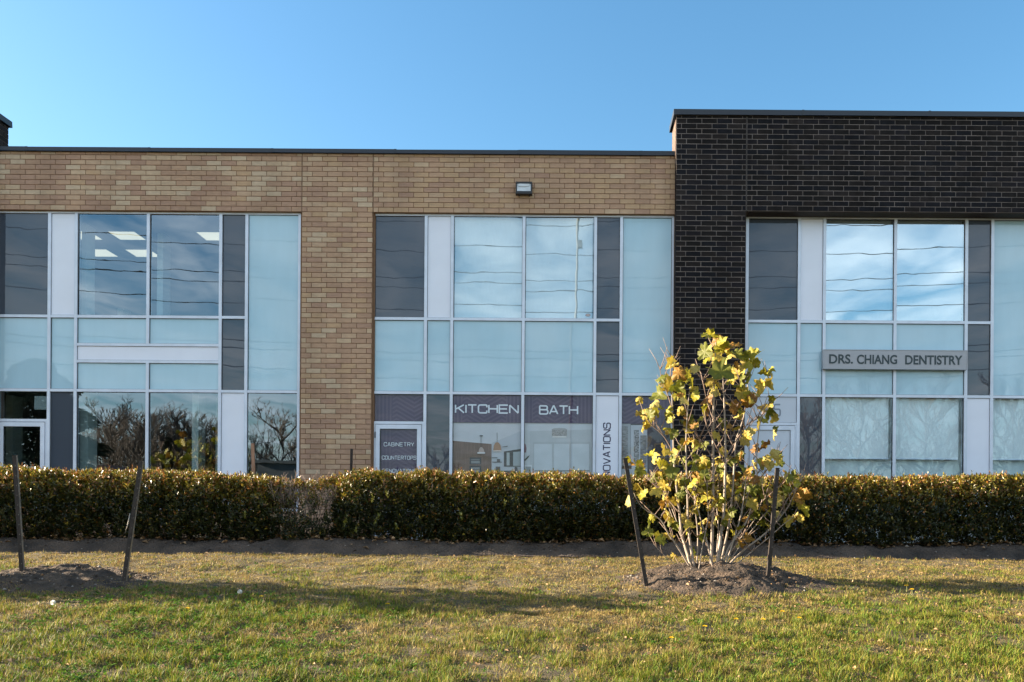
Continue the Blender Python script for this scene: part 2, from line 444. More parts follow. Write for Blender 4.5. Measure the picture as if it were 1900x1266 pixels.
def lay(wall, bricks, bld, mats, flip=None):
    """bricks: (x, z, l, h, tone, yface); the ones nearest the middle become objects, the rest one joined part"""
    n = BUD[bld.name]
    order = sorted(range(len(bricks)), key=lambda i: (bricks[i][1] < 1.3, abs(bricks[i][0]) + 0.3 * abs(bricks[i][1] - 5)))
    single = set(order[:n])
    BUD[bld.name] -= len(single)
    V, Fc, Mi = [], [], []
    for i, (x, z, l, h, t, y) in enumerate(bricks):
        me = brick_mesh(l, h, mats[t])
        yj = y + random.uniform(-0.0015, 0.0015)
        if i in single:
            o = bpy.data.objects.new('brick', me); COL.objects.link(o); o.parent = wall
            o.location = Vector((x, yj, z)) - wall_origin(wall)
            o.rotation_euler = (random.uniform(-.006, .006), 0, random.uniform(-.004, .004))
        else:
            k = len(V)
            V += [(x + q.co.x, yj + q.co.y, z + q.co.z) for q in me.vertices]
            Fc += [tuple(k + j for j in p.vertices) for p in me.polygons]; Mi += [t] * len(me.polygons)
    if V:
        o = mesh_obj('brick_courses', V, Fc, mats, None, midx=Mi)
        o.parent = wall; o.location = -wall_origin(wall)
        o['kind'] = 'stuff'
def wall_origin(w):
    return Vector(w.parent.location)
def courses(x0, x1, z0, z1, y, tone, zref, xref, end_third=False, ph=0.0):
    """third-bond courses clipped to a rectangle"""
    out = []
    k = math.floor((z0 - zref) / CH + 1e-6)
    while zref + k * CH < z1 - 0.012:
        a, b = max(z0, zref + k * CH), min(z1, zref + (k + 1) * CH)
        off = (BL * 2 / 3 if k % 2 else BL / 3)
        x = xref + off - BL * math.ceil((xref + off - x0) / BL)
        while x < x1 - 0.02:
            xa, xb = max(x, x0), min(x + BL, x1)
            if xb - xa > 0.03 and b - a > 0.02:
                cx, cz = (xa + xb) / 2, (a + b) / 2
                out.append((cx, cz, round(xb - xa - JT, 3), round(b - a - JT, 3), tone(cx, cz, k), y))
            x += BL
        k += 1
    return out
def pick(ws):
    r = random.random() * sum(ws)
    for i, w in enumerate(ws):
        r -= w
        if r <= 0: return i
    return len(ws) - 1
XL = F(0, 300)[0]
def tone_tan(x, z, k):
    px = x / D * FPX + VPX
    if px < 560 and z > Z_HEAD:
        pale = vnoise(x * 1.6, z * 4.5, 5) + random.uniform(-.32, .32)
        return pick([1, 0, 2, 4, 0, 1, 4]) if pale > 0.58 else pick([3, 4, .5, 0, 6, .5, 0])
    if px < 700:
        return pick([4, 3, 3, 2.2, 1.5, 2, 0.8])
    return pick([5, 2.5, 3, 1.2, 0.7, 6, 0.2])
def tone_dark(x, z, k):
    return pick([4, 2, 3, 1, 2])

def wall_part(name, bld, shape, mortar):
    w = shape.build(name, mortar)
    w.parent = bld; w.location = (0, 0, 0)
    for v in w.data.vertices: v.co -= Vector(bld.location)
    return w
# columns of the three glazed bays in photo pixels (at mid height of the upper windows)
def xs_of(pxs, y=500): return [F(p, y, YG)[0] for p in pxs]
BAYS = {'left': xs_of([-3, 93.8, 143.1, 276.5, 410.7, 459, 557]),
        'mid': xs_of([693.5, 790.9, 839.4, 972, 1104.6, 1152.7, 1248.6]),
        'right': xs_of([1385.7, 1482.2, 1529, 1660.2, 1791.8, 1840, 1937])}
SC_ = D / (D + YG)
XP0, XP1 = BAYS['left'][-1] * SC_ + 0.02, BAYS['mid'][0] * SC_ - 0.02    # tan pier
XE = F(1252.8, 450)[0]                                                    # right end of the tan wall
XK0 = F(1253.5, 450, YB)[0]; XK1 = F(1385.5, 300, YB)[0] - 0.015          # dark pier
XR = 13.0; XW = -14.0
BD = 0.012                                                                # mortar set back
tw = MB()
BD = 0.008
tw.box(XW, XE + 0.12, YT + BD, YT + 0.32, Z_HEAD, Z_TAN_TOP)
tw.box(XP0, XP1, YT + BD, YT + 0.30, 0, Z_HEAD)
tw.box(BAYS['left'][0] - 0.03, XP0, YT + BD + 0.04, YT + 0.30, 0, Z_SILL - 0.03)
tw.box(XP1, XE, YT + BD + 0.04, YT + 0.30, 0, 0.12)
w = wall_part('wall', tan, tw, M['mortar_tan'])
CJ0, CJ1 = XP0, XP1                         # control joints
zr = Z_HEAD
br = courses(XW + 2, CJ0 - 0.004, Z_HEAD, Z_TAN_TOP, YT, tone_tan, zr, CJ0 - 0.004)
br += courses(CJ0 + 0.004, CJ1 - 0.004, 0.0, Z_TAN_TOP, YT, tone_tan, zr, CJ0 + 0.004)
br += courses(CJ1 + 0.004, XE, Z_HEAD, Z_TAN_TOP, YT, tone_tan, zr, CJ1 + 0.004)
br += courses(BAYS['left'][0], XP0 - 0.01, 0, Z_SILL - 0.04, YT + 0.04, tone_tan, zr, CJ0)
lay(w, br, tan, TAN)

dw = MB()
dw.box(XK0 + BD, XR, YB + 0.004, YB + 0.636 - BD, Z_HEAD + 0.0, Z_DK_CAP)
dw.box(XK0 + BD, XK1, YB + 0.004, YT + 0.40, 0, Z_HEAD)
dw.box(XK1, XR, YB + 0.16, YT + 0.3, 0, 0.12)
w = wall_part('wall', dark, dw, M['mortar_grey'])
CJ = F(1385.5, 300, YB)[0]
br = courses(XK0, CJ - 0.006, 0.0, Z_DK_CAP, YB, tone_dark, Z_HEAD, XK0)
br += courses(CJ + 0.006, XR - 2, Z_HEAD, Z_DK_CAP, YB, tone_dark, Z_HEAD, CJ + 0.006)
lay(w, br, dark, DARK)
MB().box(CJ - 0.006, CJ + 0.006, YB + 0.001, YB + 0.02, Z_HEAD, Z_DK_CAP).build('control_joint', pm('dark_sealant', (0.022, 0.018, 0.016), 0.7, 0.2, 8), dark)
for q_ in (CJ0, CJ1): MB().box(q_ - 0.004, q_ + 0.004, YT + 0.002, YT + 0.02, Z_HEAD, Z_TAN_TOP).build('control_joint', pm('brown_sealant', (0.20, 0.125, 0.075), 0.7, 0.2, 8), tan)
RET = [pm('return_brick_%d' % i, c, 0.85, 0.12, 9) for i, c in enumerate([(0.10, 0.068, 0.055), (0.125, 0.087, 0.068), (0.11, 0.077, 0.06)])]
def side_bricks(x, y0, y1, z0, z1, sgn, mats, parent, zref):
    V = MB(); k = math.floor((z0 - zref) / CH)
    while zref + k * CH < z1 - 0.02:
        a, b = max(z0, zref + k * CH), min(z1, zref + (k + 1) * CH)
        y = y0 - (0 if k % 2 else BL / 2)
        while y < y1 - 0.02:
            ya, yb = max(y, y0), min(y + BL, y1)
            if yb - ya > 0.03 and b - a > 0.02:
                V.box(min(x, x + sgn * 0.03), max(x, x + sgn * 0.03), ya + 0.004, yb - 0.004, a + 0.005, b - 0.005, random.randrange(len(mats)))
            y += BL
        k += 1
    o = V.build('brick_courses', mats); o.parent = parent; o['kind'] = 'stuff'
    o.location = -Vector(parent.parent.location)
side_bricks(XK0, YB + 0.10, YB + 0.636, Z_TAN_CAP - 0.25, Z_DK_CAP, 1, RET, w, Z_HEAD)
side_bricks(XK0 + 0.002, YB + 0.095, YT - 0.004, 0, Z_TAN_CAP - 0.26, 1, DARK, w, Z_HEAD)

# left tower: only its sunless return shows
XTW = F(-28, 210, YB)[0]
tb = MB().box(XTW - 2.5, XTW - BD, YB + BD, YB + 0.636 - BD, 0, Z_DK_CAP)
w2 = wall_part('wall', tower, tb, M['mortar_grey'])
lay(w2, courses(XTW - 1.2, XTW, 5.0, Z_DK_CAP, YB, tone_dark, Z_HEAD, XTW), tower, DARK)
side_bricks(XTW, YB + 0.10, YB + 0.636, Z_TAN_CAP - 0.25, Z_DK_CAP, -1, DARK, w2, Z_HEAD)

def cap(bld, x0, x1, y0, y1, z0, z1, seam_every, lip0=0.035, endlip=(0, 0)):
    """folded metal flashing in lengths, each length a piece"""
    xa = x0
    f = None
    while xa < x1 - 0.01:
        xb = min(xa + seam_every, x1)
        m = MB()
        t = 0.004
        z = z1 + random.uniform(-0.002, 0.003)
        yo = y0 - lip0 - random.uniform(0, 0.003)
        ea = xa - (endlip[0] if xa == x0 else -0.001); eb = xb + (endlip[1] if xb == x1 else 0.001 - 0.002)
        prof = [(yo - 0.010, z0 - 0.006), (yo - 0.002, z0 + 0.012), (yo, z - 0.008), (yo + 0.010, z), (y1 + 0.02, z + 0.01), (y1 + 0.03, z0)]
        n = len(prof)
        ja, jb = random.uniform(-.006, .004), random.uniform(-.006, .004)
        m.v = [(ea, p[0] + ja * .5, p[1] + (ja if p[1] > z0 + .03 else 0)) for p in prof] + [(eb, p[0] + jb * .5, p[1] + (jb if p[1] > z0 + .03 else 0)) for p in prof]
        m.f = [(i, i + 1, n + i + 1, n + i) for i in range(n - 1)] + [tuple(range(n))[::-1], tuple(range(n, 2 * n))]
        m.m = [0] * len(m.f)
        m.build('roof_flashing', M['flashing'], bld)
        if xb < x1:
            MB().box(xb - 0.02, xb + 0.02, yo - 0.006, yo + 0.02, z0 + 0.006, z - 0.004).build('flashing_seam', M['flashing'], bld)
        xa = xb
cap(tan, XW, XK0 - 0.004, YT, YT + 0.32, Z_TAN_TOP, Z_TAN_CAP, 2.17)
cap(dark, XK0, XR, YB, YB + 0.636, Z_DK_CAP, Z_DK_TOP, 2.2, endlip=(0.05, 0))
cap(tower, XTW - 2.5, XTW, YB, YB + 0.636, Z_DK_CAP, Z_DK_TOP, 2.5, endlip=(0, 0.05))
# shells that close the rooms behind the glass
def shell(bld, x0, x1):
    MB().box(x0, x1, 0.42, 9.9, Z_TAN_TOP - 0.45, Z_TAN_TOP - 0.2).build('roof', M['inceil'], bld)
    MB().box(x0, x1, 9.9, 10.1, -0.2, Z_TAN_TOP - 0.2).build('rear_wall', M['inwall'], bld)
    MB().box(x0, x1, 0.28, 9.9, 2.83, 3.95).build('floor_slab', M['inwall'], bld)
    MB().box(x0, x1, 0.28, 9.9, -0.3, -0.02).build('floor', M['infloor'], bld)
shell(tan, XW, XK0 - 0.03); shell(dark, XK0 + 0.03, XR)
for xx, b in ((XW, tan), ((XP0 + XP1) / 2, tan), (XK0 - 0.16, tan), (XR - 0.15, dark)):
    MB().box(xx, xx + 0.12, 0.33, 9.9, -0.02, Z_TAN_TOP - 0.45).build('partition', M['inwall'], b)

MW = 0.052
ZA, ZB, ZT = VZ(390.5, YG), VZ(253.5, YG), VZ(583.3, YG)
ZW1, ZW0 = F(300, 641, YG)[1], F(300, 672, YG)[1]
def glazed_bay(key, bld, spec):
    X = BAYS[key]
    z0, z1 = Z_SILL - 0.03, ZT + MW / 2
    root = MB()
    root.box(X[0] - MW * .5, X[-1] + MW * .5, YG - 0.035, YG + 0.06, ZT - MW / 2 + 0.004, z1)      # head
    fr = root.build('window_wall', M['alu'], bld)
    def sub(o): 
        o.parent = fr; o.matrix_parent_inverse = Matrix.Identity(4); o.location = (0, 0, 0); return o
    sub(MB().box(X[0] - MW * .5, X[-1] + MW * .5, YG - 0.045, YG + 0.07, z0 - 0.02, z0 + 0.05).build('window_sill', M['alu']))
    def mull(x, za, zb, wd=MW):
        sub(MB().box(x - wd / 2, x + wd / 2, YG - 0.040, YG + 0.06, za, zb).build('mullion', M['alu']))
    def tran(i, z, wd=MW * 0.92, j=None):
        j = i + 1 if j is None else j
        sub(MB().box(X[i] + MW / 2, X[j] - MW / 2, YG - 0.037, YG + 0.06, z - wd / 2, z + wd / 2).build('transom', M['alu']))
    for i in (0, 1, 2, 4, 5, 6): mull(X[i], z0 + 0.05, ZT - MW / 2 + 0.004)
    if key == 'left':
        mull(X[3], z0 + 0.05, ZW0 - MW * .46); mull(X[3], ZW1 + MW * .46, ZT - MW / 2 + 0.004)
    else:
        mull(X[3], z0 + 0.05, ZT - MW / 2 + 0.004)
    for i in range(5): tran(i, ZA)
    for i in range(6): tran(i, ZB)
    if key == 'left':
        tran(2, ZW1, j=4); tran(2, ZW0, j=4)
    gk = MB()
    for (i, j, za, zb, mat, nm) in spec(X):
        xa, xb = X[i] + MW / 2, X[j] - MW / 2
        g = 0.007
        yy = YG - (0.012 if nm == 'metal_panel' else 0)
        for (a, b, c, d) in ((xa, xb, zb - g, zb), (xa, xb, za, za + g), (xa, xa + g, za + g, zb - g), (xb - g, xb, za + g, zb - g)):
            gk.box(a, b, YG - 0.016, YG + 0.02, c, d)
        p = MB().box(xa + g, xb - g, yy - 0.006, yy + 0.006, za + g, zb - g)
        if nm == 'pane':
            o = p.build(nm, [mat, M['clear']])
            for q in o.data.polygons: q.material_index = 0 if q.normal.y < -0.5 else 1
        else:
            o = p.build(nm, mat)
            gk.box(xa + g, xb - g, YG + 0.022, YG + 0.05, za + g, zb - g)
        # every lite sits a hair differently in its frame
        c = Vector(((xa + xb) / 2, YG, (za + zb) / 2))
        for v in o.data.vertices: v.co -= c
        sub(o); o.location = c
        if nm == 'pane' or nm == 'spandrel_glass':
            o.rotation_euler = (random.uniform(-.004, .004), 0, random.uniform(-.003, .003))
    sub(gk.build('gasket', M['gasket']))
    return fr
H = MW * 0.46
ZTt, ZAt, ZAb, ZBt, ZBb = ZT - MW / 2 + 0.004, ZA + H, ZA - H, ZB + H, ZB - H
ZS = Z_SILL + 0.02
ZDH = {'left': F(45, 780.5, YG)[1], 'mid': F(740, 785, YG)[1], 'right': F(1430, 787, YG)[1]}
SPG, MP, PN = 'spandrel_glass', 'metal_panel', 'pane'
def spec_left(X):
    return [(0, 1, ZAt, ZTt, M['grey'], SPG), (0, 1, ZBt, ZAb, M['teal'], SPG), (0, 1, ZDH['left'] + H, ZBb, M['glass_clear'], PN),
            (1, 2, ZAt, ZTt, M['white'], MP), (1, 2, ZBt, ZAb, M['teal'], SPG), (1, 2, ZS, ZBb, M['grey'], SPG),
            (2, 3, ZAt, ZTt, M['glass_clear'], PN), (3, 4, ZAt, ZTt, M['glass_clear'], PN),
            (2, 3, ZW1 + H, ZAb, M['teal'], SPG), (3, 4, ZW1 + H, ZAb, M['teal'], SPG), (2, 4, ZW0 + H, ZW1 - H, M['white'], MP),
            (2, 3, ZBt, ZW0 - H, M['teal'], SPG), (3, 4, ZBt, ZW0 - H, M['teal'], SPG),
            (2, 3, ZS, ZBb, M['glass_clear'], PN), (3, 4, ZS, ZBb, M['glass_clear'], PN),
            (4, 5, ZAt, ZTt, M['grey'], SPG), (4, 5, ZBt, ZAb, M['grey'], SPG), (4, 5, ZS, ZBb, M['white'], MP),
            (5, 6, ZBt, ZTt, M['teal'], SPG), (5, 6, ZS, ZBb, M['glass_clear'], PN)]
def spec_mid(X):
    return [(0, 1, ZAt, ZTt, M['grey'], SPG), (0, 1, ZBt, ZAb, M['teal'], SPG), (0, 1, ZDH['mid'] + H, ZBb, M['glass_film'], PN),
            (1, 2, ZAt, ZTt, M['white'], MP), (1, 2, ZBt, ZAb, M['teal'], SPG), (1, 2, ZS, ZBb, M['grey'], SPG),
            (2, 3, ZAt, ZTt, M['glass_blind'], PN), (3, 4, ZAt, ZTt, M['glass_blind'], PN),
            (2, 3, ZBt, ZAb, M['teal'], SPG), (3, 4, ZBt, ZAb, M['teal'], SPG),
            (2, 3, ZS, ZBb, M['glass_film'], PN), (3, 4, ZS, ZBb, M['glass_film'], PN),
            (4, 5, ZAt, ZTt, M['grey'], SPG), (4, 5, ZBt, ZAb, M['grey'], SPG), (4, 5, ZS, ZBb, M['white'], MP),
            (5, 6, ZBt, ZTt, M['teal'], SPG), (5, 6, ZS, ZBb, M['glass_film'], PN)]
def spec_right(X):
    return [(0, 1, ZAt, ZTt, M['grey'], SPG), (0, 1, ZBt, ZAb, M['teal'], SPG), (0, 1, ZDH['right'] + H, ZBb, M['pale'], MP),
            (1, 2, ZAt, ZTt, M['white'], MP), (1, 2, ZBt, ZAb, M['teal'], SPG), (1, 2, ZS, ZBb, M['grey'], SPG),
            (2, 3, ZAt, ZTt, M['glass_mirror'], PN), (3, 4, ZAt, ZTt, M['glass_mirror'], PN),
            (2, 3, ZBt, ZAb, M['teal'], SPG), (3, 4, ZBt, ZAb, M['teal'], SPG),
            (2, 3, ZS, ZBb, M['glass_shade'], PN), (3, 4, ZS, ZBb, M['glass_shade'], PN),
            (4, 5, ZAt, ZTt, M['grey'], SPG), (4, 5, ZBt, ZAb, M['grey'], SPG), (4, 5, ZS, ZBb, M['white'], MP),
            (5, 6, ZBt, ZTt, M['teal'], SPG), (5, 6, ZS, ZBb, M['glass_shade'], PN)]
FR = {'left': glazed_bay('left', tan, spec_left), 'mid': glazed_bay('mid', tan, spec_mid), 'right': glazed_bay('right', dark, spec_right)}
# flashing strip over each bay head and lintel angle
for key, b in (('left', tan), ('mid', tan), ('right', dark)):
    X = BAYS[key]
    zt = ZT + MW / 2
    MB().box(X[0] - 0.03, X[-1] + 0.02, YG - 0.02, YG + 0.2, zt + 0.003, Z_HEAD + 0.05 if key != 'right' else Z_HEAD).build('lintel', M['flashing'], b)
    if key == 'right':
        MB().box(X[0] - 0.02, XR, YB + 0.02, YG + 0.1, Z_HEAD - 0.012, Z_HEAD - 0.002).build('lintel_plate', M['post'], b)
MB().box(XP0 - 0.03, XP0 - 0.0, YT + 0.05, YT + 0.30, Z_SILL, Z_HEAD).build('jamb_lining', M['mortar_tan'], tan)
MB().box(XP1 + 0.0, XP1 + 0.03, YT + 0.05, YT + 0.30, 0.12, Z_HEAD).build('jamb_lining', M['mortar_tan'], tan)
MB().box(BAYS['mid'][-1] + 0.01, XK0 + 0.05, YT + 0.045, YT + 0.30, 0.12, Z_HEAD).build('jamb_lining', M['mortar_tan'], tan)
MB().box(XK1, BAYS['right'][0] + 0.005, YG - 0.03, YG + 0.25, 0.12, Z_HEAD - 0.013).build('jamb_lining', M['mortar_grey'], dark)
MB().box(BAYS['left'][0] - 0.5, BAYS['left'][0] - 0.027, YT + 0.045, YT + 0.30, 0.0, Z_HEAD).build('jamb_lining', M['mortar_tan'], tan)

def door(key, bld, pane_mat, paneltype):
    X = BAYS[key]
    xa, xb = X[0] + MW / 2, X[1] - MW / 2
    zt = ZDH[key]
    m = MB()
    m.box(xa, xb, YG - 0.036, YG + 0.06, zt - H, zt + H)                                  # head of the frame
    m.box(xa, xa + 0.028, YG - 0.034, YG + 0.05, 0.05, zt - H); m.box(xb - 0.028, xb, YG - 0.034, YG + 0.05, 0.05, zt - H)
    d = m.build('door', M['alu'], bld)
    def sub(o): o.parent = d; o.matrix_parent_inverse = Matrix.Identity(4); return o
    s, r = 0.075, 0.075
    a, b, t = xa + 0.035, xb - 0.035, zt - H - 0.010
    lf = MB()
    lf.box(a, a + s, YG - 0.045, YG + 0.0, 0.06, t); lf.box(b - s, b, YG - 0.045, YG + 0.0, 0.06, t)
    lf.box(a + s, b - s, YG - 0.045, YG + 0.0, t - r, t); lf.box(a + s, b - s, YG - 0.045, YG + 0.0, 0.06, 0.32)
    sub(lf.build('door_leaf', M['alu']))
    sub(MB().box(xa + 0.028, xb - 0.028, YG + 0.006, YG + 0.03, 0.05, zt - H).build('weatherstrip', M['gasket'])) if paneltype != 'pane' else None
    pane = MB().box(a + s + 0.006, b - s - 0.006, YG - 0.026, YG - 0.016, 0.326, t - r - 0.006)
    if paneltype == 'pane':
        o = pane.build('pane', [pane_mat, M['clear']])
        for q in o.data.polygons: q.material_index = 0 if q.normal.y < -0.5 else 1
    else:
        o = pane.build('pane', pane_mat)
    sub(o)
    g = MB()
    for (p, q, c, e) in ((a + s, b - s, t - r - 0.006, t - r), (a + s, a + s + 0.006, 0.32, t - r - 0.006), (b - s - 0.006, b - s, 0.32, t - r - 0.006)):
        g.box(p, q, YG - 0.034, YG - 0.01, c, e)
    sub(g.build('gasket', M['gasket']))
    sub(MB().box(a - 0.012, a + 0.004, YG - 0.058, YG - 0.046, t - 0.24, t - 0.13).build('hinge', M['gasket']))
    sub(MB().tube([(b - s / 2, YG - 0.05, 1.0), (b - s / 2, YG - 0.10, 1.0), (b - s / 2, YG - 0.10, 1.3), (b - s / 2, YG - 0.05, 1.3)], 0.012, 8).build('door_handle', M['alu'], smooth=True))
    return d, (a + s, b - s, t - r)
door('left', tan, M['glass_clear'], 'pane')
_, DOORBOX = door('mid', tan, M['glass_film'], 'pane')
_, DOORBOX_R = door('right', dark, M['pale'], 'panel')

# ------------------------------------------------------------------ wall light over the middle bay
a, b_ = F(957.5, 340.5, -0.02), F(987.5, 362.8, -0.02)
wlx0, wlx1, wlz1, wlz0 = a[0], b_[0], a[1], b_[1]
wlight = empty('wall_light', ((wlx0 + wlx1) / 2, -0.004, wlz0), 'small black framed wall light with pale lens high on the tan brick', 'wall light')
hb = MB(); t = 0.022
for (p, q, c, e) in ((wlx0, wlx1, wlz1 - 0.028, wlz1), (wlx0, wlx1, wlz0, wlz0 + 0.045), (wlx0, wlx0 + t, wlz0 + 0.045, wlz1 - 0.028), (wlx1 - t, wlx1, wlz0 + 0.045, wlz1 - 0.028)):
    hb.box(p, q, -0.10, -0.002, c, e)
hb.box(wlx0 + 0.01, wlx1 - 0.01, -0.03, -0.003, wlz0 + 0.01, wlz1 - 0.01)
hb.box(wlx0 + 0.04, wlx0 + 0.06, -0.06, -0.003, wlz0 - 0.014, wlz0); hb.box(wlx1 - 0.06, wlx1 - 0.04, -0.06, -0.003, wlz0 - 0.014, wlz0)
hb.build('housing', M['black'], wlight)
ln = MB(); z0, z1 = wlz0 + 0.047, wlz1 - 0.03
ln.poly([(wlx0 + t, -0.085, z1), (wlx0 + t, -0.095, z0), (wlx1 - t, -0.095, z0), (wlx1 - t, -0.085, z1)])
zm = z0 + (z1 - z0) * 0.62
ln.box(wlx0 + t + 0.03, wlx1 - t - 0.03, -0.099, -0.088, zm, z1 - 0.006)
ln.build('lens', M['lens'], wlight)

# ------------------------------------------------------------------ lettering
def rounded(pts, r, closed=False, n=5):
    pts = [Vector(p) for p in pts]; out = []
    N = len(pts)
    for i, p in enumerate(pts):
        if not closed and i in (0, N - 1): out.append(p); continue
        a, b = pts[i - 1] - p, pts[(i + 1) % N] - p
        rr = min(r, a.length * .49, b.length * .49)
        p0, p1 = p + a.normalized() * rr, p + b.normalized() * rr
        for k in range(n + 1):
            t = k / n; out.append(p0 * (1 - t) ** 2 + p * 2 * t * (1 - t) + p1 * t * t)
    if closed: out.append(out[0].copy())
    return out
def glyph(c):
    r = 0.28
    S = lambda *p: [Vector(q) for q in p]
    return {
        'C': [rounded([(1, .70), (1, 1), (0, 1), (0, 0), (1, 0), (1, .30)], r)], 'O': [rounded([(0, 0), (0, 1), (1, 1), (1, 0)], r, True)],
        'S': [rounded([(.97, .74), (.97, 1), (.02, 1), (.02, .53), (1, .53), (1, 0), (0, 0), (0, .26)], .24)],
        'U': [rounded([(0, 1), (0, 0), (1, 0), (1, 1)], r)], 'P': [rounded([(0, 0), (0, 1)], r), rounded([(0, 1), (1, 1), (1, .44), (0, .44)], .22)],
        'R': [S((0, 0), (0, 1)), rounded([(0, 1), (1, 1), (1, .46), (0, .46)], .22), S((.55, .46), (1, 0))],
        'B': [S((0, 0), (0, 1)), rounded([(0, 1), (.93, 1), (.93, .53), (0, .53)], .22), rounded([(.1, .53), (1, .53), (1, 0), (0, 0)], .24)],
        'A': [S((0, 0), (.46, 1), (.54, 1), (1, 0)), S((.17, .31), (.83, .31))], 'N': [S((0, 0), (0, 1)), S((0, 1), (1, 0)), S((1, 0), (1, 1))],
        'V': [S((0, 1), (.46, 0), (.54, 0), (1, 1))], 'T': [S((0, 1), (1, 1)), S((.5, 0), (.5, .95))], 'I': [S((0, 0), (0, 1))],
        'K': [S((0, 0), (0, 1)), S((.98, 1), (.08, .48)), S((.32, .6), (1, 0))], 'H': [S((0, 0), (0, 1)), S((1, 0), (1, 1)), S((0, .52), (1, .52))],
        'E': [S((1, 1), (0, 1), (0, 0), (1, 0)), S((0, .52), (.9, .52))], 'L': [S((0, 1), (0, 0), (1, 0))],
        'Y': [S((0, 1), (.5, .48), (1, 1)), S((.5, 0), (.5, .46))],
        '2': [rounded([(0, .74), (0, 1), (1, 1), (1, .55), (0, .45), (0, 0), (1, 0)], .24)], '5': [rounded([(1, 1), (.05, 1), (0, .58), (1, .58), (1, 0), (0, 0), (0, .2)], .22)],
    }[c]
def ribbon(mb, pts, th, place, m=0):
    n = len(pts); L, Rr = [], []
    closed = (pts[0] - pts[-1]).length < 1e-6
    for i, p in enumerate(pts):
        a = pts[i] - pts[i - 1] if i > 0 else (pts[-1] - pts[-2] if closed else pts[1] - pts[0])
        b = pts[i + 1] - pts[i] if i < n - 1 else (pts[1] - pts[0] if closed else pts[-1] - pts[-2])
        a, b = a.normalized(), b.normalized()
        t = (a + b); t = t.normalized() if t.length > 1e-6 else a
        nn = Vector((-t.y, t.x)); k = th / 2 / max(0.45, nn.dot(Vector((-a.y, a.x))))
        L.append(p + nn * k); Rr.append(p - nn * k)
    for i in range(n - 1):
        mb.poly([place(q) for q in (L[i], Rr[i], Rr[i + 1], L[i + 1])], m)
def letters(text, wl, gap, h, th, narrow=None):
    """-> list of strokes in (along, up) metres and total width"""
    out, x = [], 0.0
    for c in text:
        if c == ' ': x += wl * .7; continue
        wd = 0.0 if c == 'I' else wl * (1.0)
        for s in glyph(c):
            out.append([Vector((x + p[0] * wd, p[1] * h)) for p in s])
        x += wd + gap
    return out, x - gap
def write(name, text, x0, x1, z0, z1, y, mat, parent, th, gapf=0.26, vertical=False):
    """stroke lettering fitted to a box; vertical text reads bottom to top"""
    h = (z1 - z0) if not vertical else (x1 - x0)
    width = (x1 - x0) if not vertical else (z1 - z0)
    n = sum(1 for c in text if c != 'I'); ni = text.count('I')
    wl = (width) / (n + (n + ni - 1) * gapf)
    st, tot = letters(text, wl, wl * gapf, h, th)
    mb = MB()
    for k, s in enumerate(st):
        yy = y - 0.0003 * (k % 4)
        if vertical: pl = lambda q: (x1 - q.y, yy, z0 + q.x)
        else: pl = lambda q: (x0 + q.x, yy, z0 + q.y)
        ribbon(mb, s, th, pl)
    return mb.build(name, mat, parent)
def fontmesh(name, text, x0, x1, z0, z1, y, mat, parent, bold=0.0, depth=0.0, stretch=None):
    cu = bpy.data.curves.new(name, 'FONT'); cu.body = text; cu.offset = bold; cu.extrude = depth; cu.resolution_u = 6
    ob = bpy.data.objects.new(name, cu); COL.objects.link(ob)
    dg = bpy.context.evaluated_depsgraph_get()
    me = bpy.data.meshes.new_from_object(ob.evaluated_get(dg))
    bpy.data.objects.remove(ob)
    co = np.array([v.co[:] for v in me.vertices])
    mn, mxx = co.min(0), co.max(0)
    sx, sz = (x1 - x0) / (mxx[0] - mn[0]), (z1 - z0) / (mxx[1] - mn[1])
    for v in me.vertices:
        v.co = Vector((x0 + (v.co.x - mn[0]) * sx, y - v.co.z, z0 + (v.co.y - mn[1]) * sz))
    me.materials.clear(); me.materials.append(mat)
    o = bpy.data.objects.new(name, me); COL.objects.link(o); put(o, parent)
    return o

# dentist's sign across the right bay
sx0, sz1 = F(1528.5, 648.5, YG - 0.13); sx1, sz0 = F(1794, 686.5, YG - 0.13)
sz0 = F(1660, 685.5, YG - 0.13)[1]; sz1 = F(1660, 649.5, YG - 0.13)[1]
sg = empty('sign', ((sx0 + sx1) / 2, YG - 0.04, sz0), 'long grey sign board reading DRS. CHIANG DENTISTRY across the teal glass', 'sign')
MB().box(sx0, sx1, YG - 0.13, YG - 0.042, sz0 + 0.012, sz1 - 0.010).build('board', M['sign'], sg)
MB().box(sx0 - 0.012, sx1 + 0.012, YG - 0.136, YG - 0.041, sz1 - 0.010, sz1).build('rim', M['sign'], sg)
MB().box(sx0 - 0.012, sx1 + 0.012, YG - 0.136, YG - 0.041, sz0, sz0 + 0.012).build('rim', M['sign'], sg)
MB().box(sx0 - 0.012, sx0, YG - 0.135, YG - 0.041, sz0 + 0.012, sz1 - 0.010).build('rim', M['sign'], sg)
MB().box(sx1, sx1 + 0.012, YG - 0.135, YG - 0.041, sz0 + 0.012, sz1 - 0.010).build('rim', M['sign'], sg)
def frac(px): return sx0 + (px - 1528.5) / (1794 - 1528.5) * (sx1 - sx0)
zc_, hh_ = (sz0 + sz1) / 2, 0.083
for (tx, p0, p1, dz) in (('DRS.', 1538.5, 1582.5, 0.004), ('CHIANG', 1590, 1664.5, 0), ('DENTISTRY', 1679.5, 1785.5, -0.003)):
    fontmesh('lettering', tx, frac(p0), frac(p1), zc_ - hh_ + dz, zc_ + hh_ + dz, YG - 0.1335, M['signink'], sg, bold=0.022, depth=0.002)

